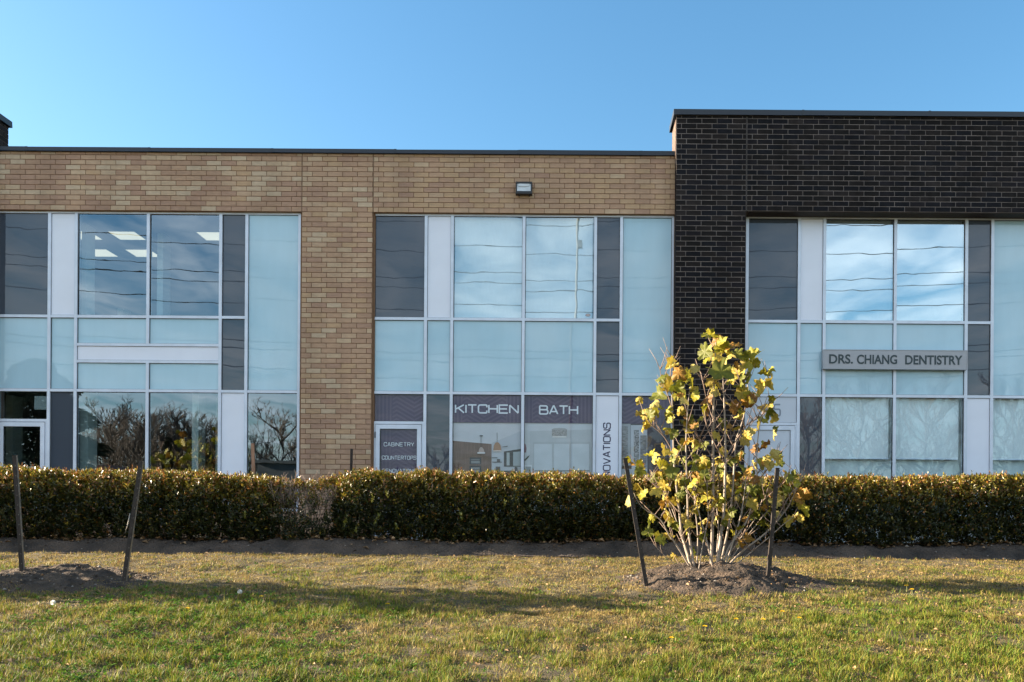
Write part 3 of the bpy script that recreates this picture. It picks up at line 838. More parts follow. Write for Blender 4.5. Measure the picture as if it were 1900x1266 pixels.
# unit number and door lettering of the right door
num = empty('unit_number', (F(1437, 750, YG)[0], YG - 0.02, F(1437, 760, YG)[1]), 'grey unit number 25 above the white door behind the tree', 'number')
M['numink'] = pm('grey_number_vinyl', (0.22, 0.26, 0.32), 0.6, 0.03, 3)
x0, z1 = F(1418, 751, YG); x1, z0 = F(1447, 772, YG)
write('digit', '25', x0, x1, z0, z1, YG - 0.0205, M['numink'], num, 0.028, gapf=0.5)
dl = empty('door_lettering', (F(1430, 876, YG)[0], YG - 0.03, F(1430, 880, YG)[1]), 'faint DRS. CHIANG lettering low on the white door beside the right stake', 'lettering')
x0, z1 = F(1410, 871, YG - .03); x1, z0 = F(1451, 878, YG - .03)
fontmesh('lettering', 'DRS. CHIANG', x0, x1, z0, z1, YG - 0.0275, M['numink'], dl)

# ------------------------------------------------------------------ printed films of the middle bay
def chevmat(name, c1, c2):
    m, nt, b = newmat(name)
    N, L = nt.nodes, nt.links
    g = N.new('ShaderNodeNewGeometry'); s = N.new('ShaderNodeSeparateXYZ'); L.new(g.outputs['Position'], s.inputs[0])
    def mt(op, a, bb=None):
        n = N.new('ShaderNodeMath'); n.operation = op
        for i, v in enumerate((a, bb)):
            if v is None: continue
            if isinstance(v, (int, float)): n.inputs[i].default_value = v
            else: L.new(v, n.inputs[i])
        return n.outputs[0]
    u = mt('PINGPONG', mt('MULTIPLY', s.outputs['X'], 3.2), 1.0)
    cell = mt('GREATER_THAN', mt('PINGPONG', mt('ADD', mt('MULTIPLY', s.outputs['X'], 1.6), 0.5), 1.0), 0.62)
    diag = mt('ADD', mt('MULTIPLY', s.outputs['Z'], 26.0), mt('MULTIPLY', u, 4.6))
    vert = mt('MULTIPLY', s.outputs['X'], 30.0)
    w_ = mt('ADD', mt('MULTIPLY', diag, mt('SUBTRACT', 1.0, cell)), mt('MULTIPLY', vert, cell))
    line = mt('GREATER_THAN', mt('PINGPONG', w_, 1.0), 0.55)
    mix = N.new('ShaderNodeMix'); mix.data_type = 'RGBA'
    mix.inputs['A'].default_value = (*c1, 1); mix.inputs['B'].default_value = (*c2, 1)
    L.new(line, mix.inputs['Factor']); L.new(mix.outputs['Result'], b.inputs['Base Color'])
    b.inputs['Roughness'].default_value = 0.6
    return m
PURP = chevmat('purple_pattern_film', (0.050, 0.030, 0.075), (0.080, 0.053, 0.105))
PURPD = chevmat('deep_purple_pattern_film', (0.040, 0.024, 0.070), (0.060, 0.040, 0.092))
flat = {}
def fm(col, rough=0.7):
    k = tuple(col)
    if k not in flat: flat[k] = pm('print_ink', tuple(min(.9, c * 1.1) if c > .12 else c for c in col), rough, 0.04, 6)
    return flat[k]
LETW = fm((0.62, 0.68, 0.74))
YF = YG + 0.016
class Film:
    """flat printed sheet behind a pane: ink areas in photo pixels, later ones in front"""
    def __init__(s, name, i, j, ztop, zbot, label, key='mid', y=YF):
        X = BAYS[key]
        s.x0, s.x1 = X[i] + MW / 2 + 0.008, X[j] - MW / 2 - 0.008
        s.z0, s.z1, s.y, s.k = zbot, ztop, y, 0
        s.o = empty(name, ((s.x0 + s.x1) / 2, y + 0.01, zbot), label, 'window graphic', 'printed window graphics of the middle bay')
    def area(s, name, col, pts=None, z0=None, z1=None):
        s.k += 1
        mat = col if not isinstance(col, tuple) else fm(col)
        if pts is None:
            a, b = (s.z0 if z0 is None else z0), (s.z1 if z1 is None else z1)
            q = [(s.x0, a), (s.x1, a), (s.x1, b), (s.x0, b)]
        else:
            q = []
            for p in pts:
                x, z = F(p[0], p[1], s.y)
                q.append((min(max(x, s.x0), s.x1), max(z, s.z0)))
        yy = s.y + 0.009 - 0.0007 * s.k
        MB().poly([(x, yy, z) for x, z in q]).build(name, mat, s.o)
    def rect(s, name, col, a, b, c, d): s.area(name, col, [(a, d), (b, d), (b, c), (a, c)])
ZBAND = F(940, 784.8, YF)[1]
zb0 = ZS + 0.01
f1 = Film('window_graphic', 2, 3, ZBb - 0.008, zb0, 'printed kitchen scene under the white word KITCHEN on purple film')
f1.area('wall_print', (0.40, 0.44, 0.47), z1=ZBAND)
f1.area('ceiling_print', (0.48, 0.51, 0.54), [(840, 818), (912, 826), (912, 822), (970, 800), (970, 785), (840, 785)])
f1.area('ceiling_print', (0.40, 0.44, 0.48), [(912, 826), (970, 826), (970, 800)])
f1.area('cabinet_print', pm('wood_print', (0.15, 0.09, 0.065), 0.7, 0.25, 14, stretch=(6, 1, 0.3)), [(838, 960), (912, 960), (912, 824), (838, 818)])
f1.rect('oven_print', (0.03, 0.032, 0.036), 871, 893, 849, 862); f1.rect('oven_print', (0.16, 0.18, 0.18), 874, 890, 855, 860)
f1.rect('oven_print', (0.20, 0.21, 0.21), 874, 890, 852, 853.2)
f1.rect('oven_print', (0.03, 0.032, 0.036), 871, 893, 864, 880); f1.rect('oven_print', (0.35, 0.36, 0.36), 874, 890, 868, 869.5); f1.rect('oven_print', (0.15, 0.16, 0.17), 874, 890, 871, 876)
f1.area('window_print', (0.035, 0.036, 0.035), [(935, 866), (968, 866), (968, 833), (935, 838)])
f1.rect('window_print', (0.33, 0.38, 0.38), 940, 945.5, 840, 864); f1.area('window_print', (0.30, 0.35, 0.36), [(952, 864.5), (968, 865), (968, 838), (952, 839)])
f1.rect('shelf_print', (0.04, 0.035, 0.03), 913, 923, 849, 850.2); f1.rect('shelf_print', (0.04, 0.035, 0.03), 913, 931, 857, 858.3)
f1.rect('shelf_print', (0.10, 0.09, 0.09), 922, 928, 852, 857); f1.rect('counter_print', (0.05, 0.05, 0.052), 905, 968, 873.5, 960)
f1.rect('vase_print', (0.09, 0.07, 0.06), 920, 928, 866, 873.5); f1.rect('vase_print', (0.05, 0.05, 0.05), 955, 960, 867, 873.5)
f1.rect('cord_print', (0.05, 0.05, 0.05), 892.2, 893, 809, 830); f1.rect('cord_print', (0.05, 0.05, 0.05), 890, 896, 808, 809.8); f1.rect('cord_print', (0.05, 0.05, 0.05), 922, 922.8, 803, 820)
f1.area('pendant_print', (0.36, 0.29, 0.25), [(887.5, 841), (899.5, 841), (897.5, 834), (894.5, 830), (891.5, 830), (889, 834)])
f1.rect('pendant_print', (0.55, 0.57, 0.57), 886, 900, 839.5, 842)
f1.area('pendant_print', (0.30, 0.17, 0.10), [(915, 837), (930.5, 837), (929, 827), (926, 822), (922.5, 820.5), (919, 822), (916.5, 827)])
f1.rect('pendant_print', (0.60, 0.55, 0.50), 915, 930.5, 836, 838)
f1.area('lamp_arm_print', (0.05, 0.05, 0.05), [(932, 829.3), (942, 827.5), (942, 829), (932, 830.2)])
f1.area('band_print', PURP, z0=ZBAND)
x0, z1 = F(845.5, 751.5, YF); x1, z0 = F(961.5, 767, YF)
write('lettering', 'KITCHEN', x0, x1, z0, z1, YF - 0.0125, LETW, f1.o, 0.026, 0.24)

f2 = Film('window_graphic', 3, 4, ZBb - 0.008, zb0, 'printed bathroom scene with drum lamp under the white word BATH')
f2.area('wall_print', (0.40, 0.44, 0.46), z1=ZBAND)
f2.area('ceiling_print', (0.47, 0.51, 0.54), [(973, 797), (983, 800), (1102, 797), (1102, 785), (973, 785)])
f2.area('wall_print', (0.45, 0.49, 0.51), [(973, 960), (983, 960), (983, 800), (973, 797)])
f2.rect('window_print', (0.36, 0.40, 0.42), 989, 1095, 820, 875)
f2.rect('window_print', (0.46, 0.52, 0.55), 991, 1024, 824, 872.5); f2.rect('window_print', (0.46, 0.52, 0.55), 1028, 1056, 824, 872.5); f2.rect('window_print', (0.46, 0.52, 0.55), 1060, 1093, 824, 872.5)
f2.rect('lamp_print', pm('lamp_shade_print', (0.30, 0.30, 0.29), 0.7, 0.5, 60), 1024, 1052, 796.5, 810); f2.rect('lamp_print', (0.62, 0.62, 0.60), 1025, 1051, 809.5, 812)
f2.area('lamp_print', (0.30, 0.31, 0.31), [(1024, 798), (1052, 798), (1049, 795), (1038, 794.2), (1027, 795)])
f2.rect('rail_print', (0.12, 0.13, 0.14), 992, 1094, 873.2, 874.2); f2.rect('tap_print', (0.08, 0.09, 0.09), 1035, 1036.4, 872, 885); f2.rect('tap_print', (0.08, 0.09, 0.09), 1040, 1042, 874, 885)
f2.rect('tub_print', (0.50, 0.55, 0.58), 990, 1094, 882, 960)
f2.area('flower_print', (0.16, 0.07, 0.10), [(973, 840), (976, 840), (977, 832), (975, 824), (973, 823)])
f2.area('leaf_print', (0.04, 0.05, 0.035), [(973, 853), (979, 847), (983, 845), (980, 850), (974, 856)])
f2.rect('stand_print', (0.52, 0.56, 0.58), 973, 987, 863, 880); f2.rect('stand_print', (0.22, 0.25, 0.26), 975, 985, 866, 878)
f2.area('band_print', PURP, z0=ZBAND)
x0, z1 = F(1001.5, 753.5, YF); x1, z0 = F(1071.5, 769, YF)
write('lettering', 'BATH', x0, x1, z0, z1, YF - 0.0125, LETW, f2.o, 0.026, 0.22)

f3 = Film('window_graphic', 5, 6, ZBb - 0.008, zb0, 'printed living room art scene under plain purple film left of the tree')
f3.area('wall_print', (0.075, 0.070, 0.080), z1=ZBAND)
f3.rect('panel_print', (0.30, 0.33, 0.35), 1152, 1170, 785, 960); f3.rect('panel_print', (0.42, 0.46, 0.50), 1170.5, 1201, 789, 960)
STR = pm('striped_art_print', (0.05, 0.05, 0.05), 0.7, 0.9, 9, stretch=(1.5, 1, 16), col2=(0.40, 0.42, 0.43))
STD = pm('dotted_art_print', (0.04, 0.04, 0.04), 0.7, 0.9, 40, col2=(0.45, 0.46, 0.47))
f3.rect('art_print', STR, 1153.5, 1165, 791, 864); f3.rect('art_print', STD, 1176, 1185.5, 798, 862); f3.rect('art_print', STR, 1188, 1200, 808, 870)
f3.rect('shelf_print', (0.07, 0.045, 0.035), 1152, 1172, 864, 870); f3.rect('base_print', (0.38, 0.42, 0.46), 1152, 1172, 871, 960)
f3.area('frame_print', (0.20, 0.14, 0.09), [(1214.5, 842), (1233, 842), (1233, 823.5), (1214.5, 823.5)]); f3.rect('frame_print', (0.045, 0.04, 0.045), 1216, 1231.5, 825, 841)
f3.area('frame_print', (0.18, 0.12, 0.08), [(1214.5, 865), (1233, 865), (1233, 844.5), (1214.5, 844.5)]); f3.rect('frame_print', (0.045, 0.04, 0.045), 1216, 1231.5, 846, 864)
f3.area('band_print', PURP, z0=ZBAND)

f4 = Film('window_graphic', 0, 1, ZBb - 0.008, ZDH['mid'] + H + 0.008, 'plain purple patterned film in the transom light above the lettered door')
f4.area('band_print', PURP)
f5 = Film('window_graphic', 0, 1, DOORBOX[2] - 0.008, 0.34, 'deep purple door film reading CABINETRY COUNTERTOPS RENOVATIONS', y=YG - 0.010)
f5.x0, f5.x1 = DOORBOX[0] + 0.008, DOORBOX[1] - 0.008
f5.area('band_print', PURPD)
for tx, a, b, c, d in (('CABINETRY', 712.5, 768, 821.3, 828.3), ('COUNTERTOPS', 709, 772, 846, 853), ('RENOVATIONS', 710, 772, 870.5, 877.5)):
    x0, z1 = F(a, c, f5.y); x1, z0 = F(b, d, f5.y)
    write('lettering', tx, x0, x1, z0, z1, f5.y - 0.0, LETW, f5.o, 0.0090, 0.36)
rv = empty('panel_lettering', (F(1126, 900, YG)[0], YG - 0.02, F(1126, 930, YG)[1]), 'dark blue word RENOVATIONS running up the white metal panel', 'lettering', 'printed window graphics of the middle bay')
x0, z1 = F(1120, 785.5, YG); x1, z0 = F(1131.5, 911, YG)
write('lettering', 'RENOVATIONS', x0, x1, z0, z1, YG - 0.0195, fm((0.035, 0.033, 0.085)), rv, 0.019, 0.30, vertical=True)
# two small recessed lamps shining behind the purple film, one sticker
st = empty('window_sticker', (F(1091, 586, YG)[0], YG - 0.008, F(1091, 588, YG)[1]), 'small oval red sticker in the lower corner of the upper window', 'sticker')
for rr_, col, yy in ((1.0, (0.30, 0.13, 0.12), 0.009), (0.72, (0.42, 0.33, 0.30), 0.0097)):
    c = F(1091, 585.2, YG)
    MB().poly([(c[0] + 0.048 * rr_ * math.cos(t), YG - yy, c[1] + 0.028 * rr_ * math.sin(t)) for t in np.linspace(0, 2 * math.pi, 24, endpoint=False)]).build('oval_print', fm(col), st)

# ------------------------------------------------------------------ inside: blinds, ceiling lights, columns
def blind(key, i, ztop, zbot, label, gapl=0.0, gapr=0.0):
    X = BAYS[key]
    xa, xb = X[i] + MW / 2 + 0.01 + gapl, X[i + 1] - MW / 2 - 0.012 - gapr
    b = empty('roller_blind', ((xa + xb) / 2, YG + 0.12, zbot), label, 'blind', 'roller blinds behind the glass')
    MB().box(xa, xb, YG + 0.068, YG + 0.071, zbot + 0.02, ztop).build('fabric', M['blind'], b)
    MB().box(xa, xb, YG + 0.062, YG + 0.078, zbot, zbot + 0.022).build('bottom_bar', M['alu'], b)
zu = ZTt + 0.02
blind('mid', 2, zu, F(905, 590, YG)[1] + 0.0, 'pale roller blind behind the upper left window above KITCHEN')
blind('mid', 3, zu, ZAt - 0.03, 'pale roller blind behind the upper window above BATH', gapr=0.015)
blind('right', 2, zu, ZAt - 0.03, 'pale blind in the bright upper window left of centre above the dentist sign')
blind('right', 3, zu, ZAt - 0.03, 'pale blind in the bright upper window right of centre above the dentist sign')
zl = F(1600, 851.5, YG)[1]
blind('right', 2, ZBb + 0.02, zl, 'half drawn roller blind in the lower window under DRS. CHIANG', gapr=0.03)
blind('right', 3, ZBb + 0.02, zl, 'half drawn roller blind in the lower window under DENTISTRY', gapr=0.04)
blind('right', 5, ZBb + 0.02, zl, 'half drawn roller blind in the lower window at the right edge')
# half wall below the right-hand blinds
MB().box(BAYS['right'][2], BAYS['right'][6], YG + 0.3, YG + 0.34, 0, F(1600, 879, YG)[1] ).build('radiator_cover', M['inwall'], dark)
MB().box(BAYS['right'][2], BAYS['right'][6], YG + 0.16, YG + 0.18, 0, 2.8).build('inner_screen', pm('inner_curtain', (0.62, 0.68, 0.68), 0.9, 0.05, 3), dark)
ZC = 6.42
MB().box(XW, XP0 + 0.5, 0.40, 9.9, ZC + 0.004, ZC + 0.03).build('ceiling', M['inceil'], tan)
GLOW = emit('lit_troffer_diffuser', (1.0, 0.88, 0.66), 0.22)
k = 0
lbl = {}
for dep, pxs in ((18.05, (150, 232, 394)), (19.2, (98, 182, 262)),):
    for p in pxs:
        xx = ((p - VPX) / FPX) * dep
        cl = empty('ceiling_light', (xx, dep - D, ZC), ['lit square ceiling light clipped by the left mullion behind the upper left glass', 'lit square ceiling light seen whole in the upper left window', 'lit square ceiling light cut by the slate panel in the upper left window',
                   'lit ceiling light hidden mostly by the white panel in the upper left bay', 'lit ceiling light of the lower row at the left in the upper left window', 'lit ceiling light of the lower row beside the mullion in the upper left window'][k], 'ceiling light', 'lit square ceiling lights upstairs')
        MB().box(xx - 0.27, xx + 0.27, dep - D - 0.25, dep - D + 0.25, ZC - 0.012, ZC - 0.004).build('diffuser', GLOW, cl)
        for (a, b, c, d) in ((-.29, .29, -.27, -.25), (-.29, .29, .25, .27), (-.29, -.27, -.25, .25), (.27, .29, -.25, .25)):
            MB().box(xx + a, xx + b, dep - D + c, dep - D + d, ZC - 0.014, ZC).build('rim', M['white'], cl)
        k += 1
def inner_col(px0, px1, dep, z0, z1, mat, bld=tan, nm='interior_column'):
    MB().box((px0 - VPX) / FPX * dep, (px1 - VPX) / FPX * dep, dep - D, dep - D + 0.3, z0, z1).build(nm, mat, bld)
inner_col(355, 367, 15.72, 0, 2.8, M['incol']); inner_col(147, 162, 15.6, 0, 2.8, M['incol']); inner_col(399, 404, 16.6, 0, 2.8, M['incol'])
inner_col(-40, 22, 16.4, 0, 2.8, M['incol']); inner_col(148, 156, 15.9, 4.0, 5.9, M['incol']); inner_col(215, 226, 18.5, 4.0, 5.0, M['incol']); inner_col(288, 299, 16.4, 4.0, 5.9, M['incol'])
nt_ = F(74, 755, YG)
paper = MB().box(F(65, 740, YG + .03)[0], F(88, 740, YG + .03)[0], YG + 0.012, YG + 0.014, F(74, 760, YG)[1], F(74, 735, YG)[1]).build('notice_paper', fm((0.55, 0.58, 0.58)))
tag(paper, 'small pale notice taped in the glass over the left door', 'notice')

# ------------------------------------------------------------------ leaf and blade meshes made with numpy
def big_mesh(name, V, tri, Cv, mat, parent=None, smooth=False):
    me = bpy.data.meshes.new(name)
    n, f = len(V), len(tri)
    me.vertices.add(n); me.vertices.foreach_set('co', np.ascontiguousarray(V, np.float32).ravel())
    me.loops.add(f * 3); me.loops.foreach_set('vertex_index', np.ascontiguousarray(tri, np.int32).ravel())
    me.polygons.add(f)
    me.polygons.foreach_set('loop_start', np.arange(0, f * 3, 3, dtype=np.int32))
    me.update(calc_edges=True)
    ca = me.color_attributes.new('Col', 'FLOAT_COLOR', 'POINT')
    c4 = np.concatenate([Cv, np.ones((n, 1))], 1).astype(np.float32)
    ca.data.foreach_set('color', c4.ravel())
    if smooth: me.polygons.foreach_set('use_smooth', [True] * f)
    me.materials.append(mat)
    o = bpy.data.objects.new(name, me); COL.objects.link(o)
    if parent is not None: put(o, parent)
    return o
def unit(a): return a / np.maximum(np.linalg.norm(a, axis=1, keepdims=True), 1e-9)
def leaves(pos, dirs, nrm, ln, wd, fold=0.25, tipc=0.0):
    """folded pointed leaves: base, two sides, tip -> 2 triangles each"""
    d = unit(dirs); s = unit(np.cross(d, nrm)); n = np.cross(s, d)
    ln, wd = ln[:, None], wd[:, None]
    mid = pos + d * ln * 0.55
    L = mid + s * wd * 0.5 + n * wd * fold
    Rr = mid - s * wd * 0.5 + n * wd * fold
    T = pos + d * ln - n * ln * tipc
    V = np.stack([pos, L, T, Rr], 1).reshape(-1, 3)
    b = np.arange(len(pos))[:, None] * 4
    tri = np.concatenate([b + np.array([[0, 2, 1]]), b + np.array([[0, 3, 2]])], 1).reshape(-1, 3)
    return V, tri

# ------------------------------------------------------------------ hedge
HY0, HY1 = 12.52 - D, 13.38 - D
def hedge_top(x):
    px = x / 12.9 * FPX + VPX
    base = np.interp(px, [-300, 0, 120, 300, 420, 480, 560, 630, 700, 900, 1160, 1500, 1900, 2300],
                     [1.17, 1.175, 1.16, 1.14, 1.09, 1.07, 1.03, 1.12, 1.17, 1.165, 1.13, 1.125, 1.15, 1.15])
    return base - 0.025 - 0.05 * plant_gap(x) + 0.10 * (fbm(x * 1.9, x * 0 + 3.3, 41) - 0.5) + 0.05 * (fbm(x * 7, x * 0 + 1.3, 42, 2) - 0.5)
def hedge_front(x, z):
    return HY0 - 0.04 + 0.12 * plant_gap(x) + 0.28 * (fbm(x * 1.2, z * 1.1 + 7, 43) - 0.5) + 0.16 * (fbm(x * 3.4, z * 3, 47) - 0.5)
def plant_gap(x):
    """0 in the middle of a plant, 1 where two plants of the hedge meet"""
    return (1 - np.abs(np.sin(np.pi * (x + 0.25 * fbm(x * 0.7, x * 0 + 9, 45)) / 0.82))) ** 3
XG0, XG1 = F(478, 950, HY0)[0], F(632, 950, HY0)[0]       # the bare gap
def sprigs(xa, xb, nspr, keep=None, seed=1, green=0.0):
    r = np.random.default_rng(seed)
    x = r.uniform(xa, xb, nspr)
    top = hedge_top(x)
    base = 0.13
    # a third crown the top, half sit in the front skin, the rest fill the body
    kind = r.random(nspr)
    z = np.where(kind < 0.30, top - np.abs(r.normal(0, 0.055, nspr)) - 0.02, base + (top - base) * r.random(nspr) ** 0.85)
    fr = hedge_front(x, z)
    round_ = np.clip((z - (top - 0.55)) / 0.55, 0, 1) ** 1.6 * 0.40          # rounded shoulder
    under = np.clip((0.36 - z) / 0.24, 0, 1) ** 1.5 * 0.10                 # tucked in at the foot
    bk = HY1 - round_ * 0.4
    y = np.where(kind < 0.30, fr + round_ + (bk - fr - round_) * r.random(nspr),
        np.where(kind < 0.70, fr + round_ + under + np.abs(r.normal(0, 0.085, nspr)), fr + under + (bk - fr - under) * r.random(nspr)))
    if keep is not None:
        k = r.random(nspr) < keep(x, z)
        x, y, z, top, fr, round_ = x[k], y[k], z[k], top[k], fr[k], round_[k]
    n = len(x)
    frontness = np.clip(1 - (y - fr) / 0.25, 0, 1)
    ax = np.stack([r.normal(0, 0.42, n), -0.75 * frontness * np.clip((top - z) * 4, 0.2, 1) + r.normal(0, 0.35, n), np.full(n, 0.8) + r.normal(0, .2, n)], 1)
    ax = unit(ax)
    P = np.stack([x, y, z], 1)
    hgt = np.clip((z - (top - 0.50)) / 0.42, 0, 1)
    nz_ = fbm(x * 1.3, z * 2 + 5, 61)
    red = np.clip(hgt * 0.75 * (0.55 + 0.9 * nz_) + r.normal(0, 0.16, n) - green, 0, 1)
    allV, allT, allC, off = [], [], [], 0
    nl = 7
    rx = unit(np.cross(ax, r.normal(0, 1, (n, 3)))); ry = np.cross(ax, rx)
    for i in range(nl):
        t = i / (nl - 1)
        ang = i * 2.39 + r.uniform(0, 0.9, n)
        rad = rx * np.cos(ang)[:, None] + ry * np.sin(ang)[:, None]
        spread = 1.05 - 0.6 * t + r.normal(0, .14, n)
        dr = unit(ax * (0.55 + 0.5 * t) + rad * spread[:, None] + r.normal(0, .12, (n, 3)))
        pos = P + ax * ((t - 0.5) * r.uniform(0.05, 0.10, n))[:, None]
        ln = r.uniform(0.046, 0.078, n) * (1 - 0.2 * t); wd = ln * r.uniform(0.34, 0.46, n)
        nrm = unit(ax + r.normal(0, .35, (n, 3)))
        V, T = leaves(pos, dr, nrm, ln, wd, 0.18, 0.08)
        dark_ = np.array([0.014, 0.023, 0.006]); oliv = np.array([0.17, 0.155, 0.018]); rust = np.array([0.24, 0.105, 0.024]); ylw = np.array([0.32, 0.235, 0.032]); pink = np.array([0.33, 0.19, 0.11])  # bronze tips, plus sunlight painted into the top and shade painted lower down
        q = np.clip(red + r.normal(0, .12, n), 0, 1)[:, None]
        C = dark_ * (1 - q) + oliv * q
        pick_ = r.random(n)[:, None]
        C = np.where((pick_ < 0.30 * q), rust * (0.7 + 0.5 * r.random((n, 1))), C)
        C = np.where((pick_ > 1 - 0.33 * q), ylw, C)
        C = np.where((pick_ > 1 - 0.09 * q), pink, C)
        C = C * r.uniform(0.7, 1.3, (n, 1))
        allV.append(V); allT.append(T + off); allC.append(np.repeat(C, 4, 0)); off += len(V)
    return np.concatenate(allV), np.concatenate(allT), np.concatenate(allC)
def hedge_stems(o, xa, xb, n, mat, seed, spread=0.35, topf=0.9, rad=0.007, nm='stem'):
    r = random.Random(seed); mb = MB()
    for i in range(n):
        x = r.uniform(xa, xb); y = r.uniform(HY0 + 0.18, HY1 - 0.1)
        p = Vector((x, y, 0.08)); tp = float(hedge_top(np.array([x]))[0]) * topf
        pts = [p]; dx, dy = r.uniform(-spread, spread), r.uniform(-.25, .25)
        for s in range(1, 6):
            t = s / 5
            pts.append(Vector((x + dx * t + r.uniform(-.03, .03), y + dy * t + r.uniform(-.03, .03), 0.08 + (tp - 0.08) * t)))
        mb.tube(pts, [rad * (1 - 0.14 * j) for j in range(6)], 4)
        for b in range(5):
            s = r.randrange(1, 5); q = pts[s]; ln = r.uniform(.12, .32)
            e = q + Vector((r.uniform(-1, 1) * ln * .7, r.uniform(-.5, .3) * ln, ln * r.uniform(.4, 1)))
            m_ = (q + e) / 2 + Vector((r.uniform(-.02, .02), 0, -0.02))
            mb.tube([q, m_, e], [rad * .55, rad * .4, rad * .25], 4)
    s_ = mb.build(nm, mat, o, smooth=True); s_['kind'] = 'stuff'; return s_
hl = empty('hedge', ((-12.5 + XG0) / 2, (HY0 + HY1) / 2, 0.14), 'clipped evergreen hedge with bronze tips left of the bare gap', 'hedge')
hr = empty('hedge', ((XG1 + 10) / 2, (HY0 + HY1) / 2, 0.14), 'long clipped evergreen hedge with rusty tips behind the yellow tree', 'hedge')
hg = empty('shrub', ((XG0 + XG1) / 2, (HY0 + HY1) / 2, 0.14), 'half bare shrub with pale twigs in the gap of the hedge', 'shrub')
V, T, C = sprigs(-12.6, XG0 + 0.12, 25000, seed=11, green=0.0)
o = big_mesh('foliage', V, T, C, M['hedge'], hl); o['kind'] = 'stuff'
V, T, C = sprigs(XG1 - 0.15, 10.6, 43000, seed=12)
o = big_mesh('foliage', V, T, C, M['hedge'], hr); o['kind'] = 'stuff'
def sparse(x, z):
    edge = np.clip(np.abs(x - (XG0 + XG1) / 2) / ((XG1 - XG0) / 2), 0, 1) ** 2
    return np.where(z < 0.42, 0.85, 0.20 + 0.60 * edge)
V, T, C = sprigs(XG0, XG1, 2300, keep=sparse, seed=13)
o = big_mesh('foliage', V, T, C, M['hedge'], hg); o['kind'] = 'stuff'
hedge_stems(hl, -12.6, XG0, 60, M['twig'], 1); hedge_stems(hr, XG1, 10.6, 100, M['twig'], 2)
hedge_stems(hg, XG0 + .1, XG1 - .1, 18, M['twig'], 3, 0.3, 0.8, 0.010)
rr = random.Random(5)
mb = MB()
for i in range(46):                               # pale, leafless, twiggy shoots
    x = rr.uniform(XG0 + .22, XG1 - .1); y = rr.uniform(HY0 + .02, HY0 + .5)
    z = rr.uniform(.45, .75)
    p = Vector((x, y, z)); dv = Vector((rr.uniform(-.35, .35), rr.uniform(-.35, .15), 1)).normalized()
    ln = rr.uniform(.22, .42)
    pts = [p + dv * ln * t + Vector((rr.uniform(-.012, .012), 0, 0)) for t in (0, .35, .7, 1)]
    mb.tube(pts, [.006, .005, .004, .002], 4)
    for b in range(7):
        q = p + dv * ln * rr.uniform(.2, .95); e = q + Vector((rr.uniform(-.10, .10), rr.uniform(-.08, .05), rr.uniform(.04, .14)))
        mb.tube([q, (q + e) / 2 + Vector((rr.uniform(-.008, .008), 0, 0)), e], [.0038, .003, .0016], 4)
mb.build('twig', M['twig_pale'], hg, smooth=True)
# single tall shoots that catch the sun on the hedge face
def shoot(px, py, n, seed):
    r = np.random.default_rng(seed)
    y = HY0 - 0.06
    b = P3(px, py, y)
    ax = np.array([[r.normal(0, .15), -.25, 1]]) ; ax = ax / np.linalg.norm(ax)
    pos = np.array(b)[None] + ax * r.uniform(0, .10, n)[:, None]
    ang = np.arange(n) * 2.4
    dr = ax + np.stack([np.cos(ang), np.sin(ang) * .8, np.full(n, .25)], 1) * .75
    V, T = leaves(pos, dr, np.repeat(ax, n, 0), r.uniform(.045, .065, n), r.uniform(.016, .022, n), .15, .05)
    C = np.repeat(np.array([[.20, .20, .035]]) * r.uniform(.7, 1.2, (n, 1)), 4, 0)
    return V, T, C
def top_shoots(xa, xb, n, seed, parent):
    r = np.random.default_rng(seed); Vs, Ts, Cs, of = [], [], [], 0
    for i in range(n):
        x_ = r.uniform(xa, xb); t_ = float(hedge_top(np.array([x_]))[0]); m_ = 9
        b_ = np.array([x_, r.uniform(HY0 + .15, HY1 - .1), t_ - .05]); ax = np.array([[r.normal(0, .25), r.normal(0, .2), 1]]); ax /= np.linalg.norm(ax)
        pos = b_[None] + ax * (np.arange(m_) / m_ * r.uniform(.05, .15))[:, None]
        ang = np.arange(m_) * 2.4 + r.uniform(0, 6)
        dr = ax + np.stack([np.cos(ang), np.sin(ang), np.full(m_, .2)], 1) * .6
        V, T = leaves(pos, dr, np.repeat(ax, m_, 0), r.uniform(.035, .055, m_), r.uniform(.012, .019, m_), .15, .05)
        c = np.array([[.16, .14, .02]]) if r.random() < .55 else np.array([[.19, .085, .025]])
        Vs.append(V); Ts.append(T + of); Cs.append(np.repeat(c * r.uniform(.7, 1.3, (m_, 1)), 4, 0)); of += len(V)
    o_ = big_mesh('shoots', np.concatenate(Vs), np.concatenate(Ts), np.concatenate(Cs), M['hedge'], parent); o_['kind'] = 'stuff'
top_shoots(-12, XG0, 260, 5, hl); top_shoots(XG1, 10.4, 440, 6, hr)
SV, ST, SCo, off = [], [], [], 0
for i, (px, py) in enumerate(((858, 968), (921, 970), (936, 944), (1143, 950), (1147, 955), (640, 980), (642, 972), (455, 965), (694, 975), (702, 968), (735, 985), (1558, 972), (1835, 925), (690, 935), (720, 925), (660, 990))):
    V, T, C = shoot(px, py, 11, 100 + i); SV.append(V); ST.append(T + off); SCo.append(C); off += len(V)
o = big_mesh('shoots', np.concatenate(SV), np.concatenate(ST), np.concatenate(SCo), M['hedge'], hr); o['kind'] = 'stuff'

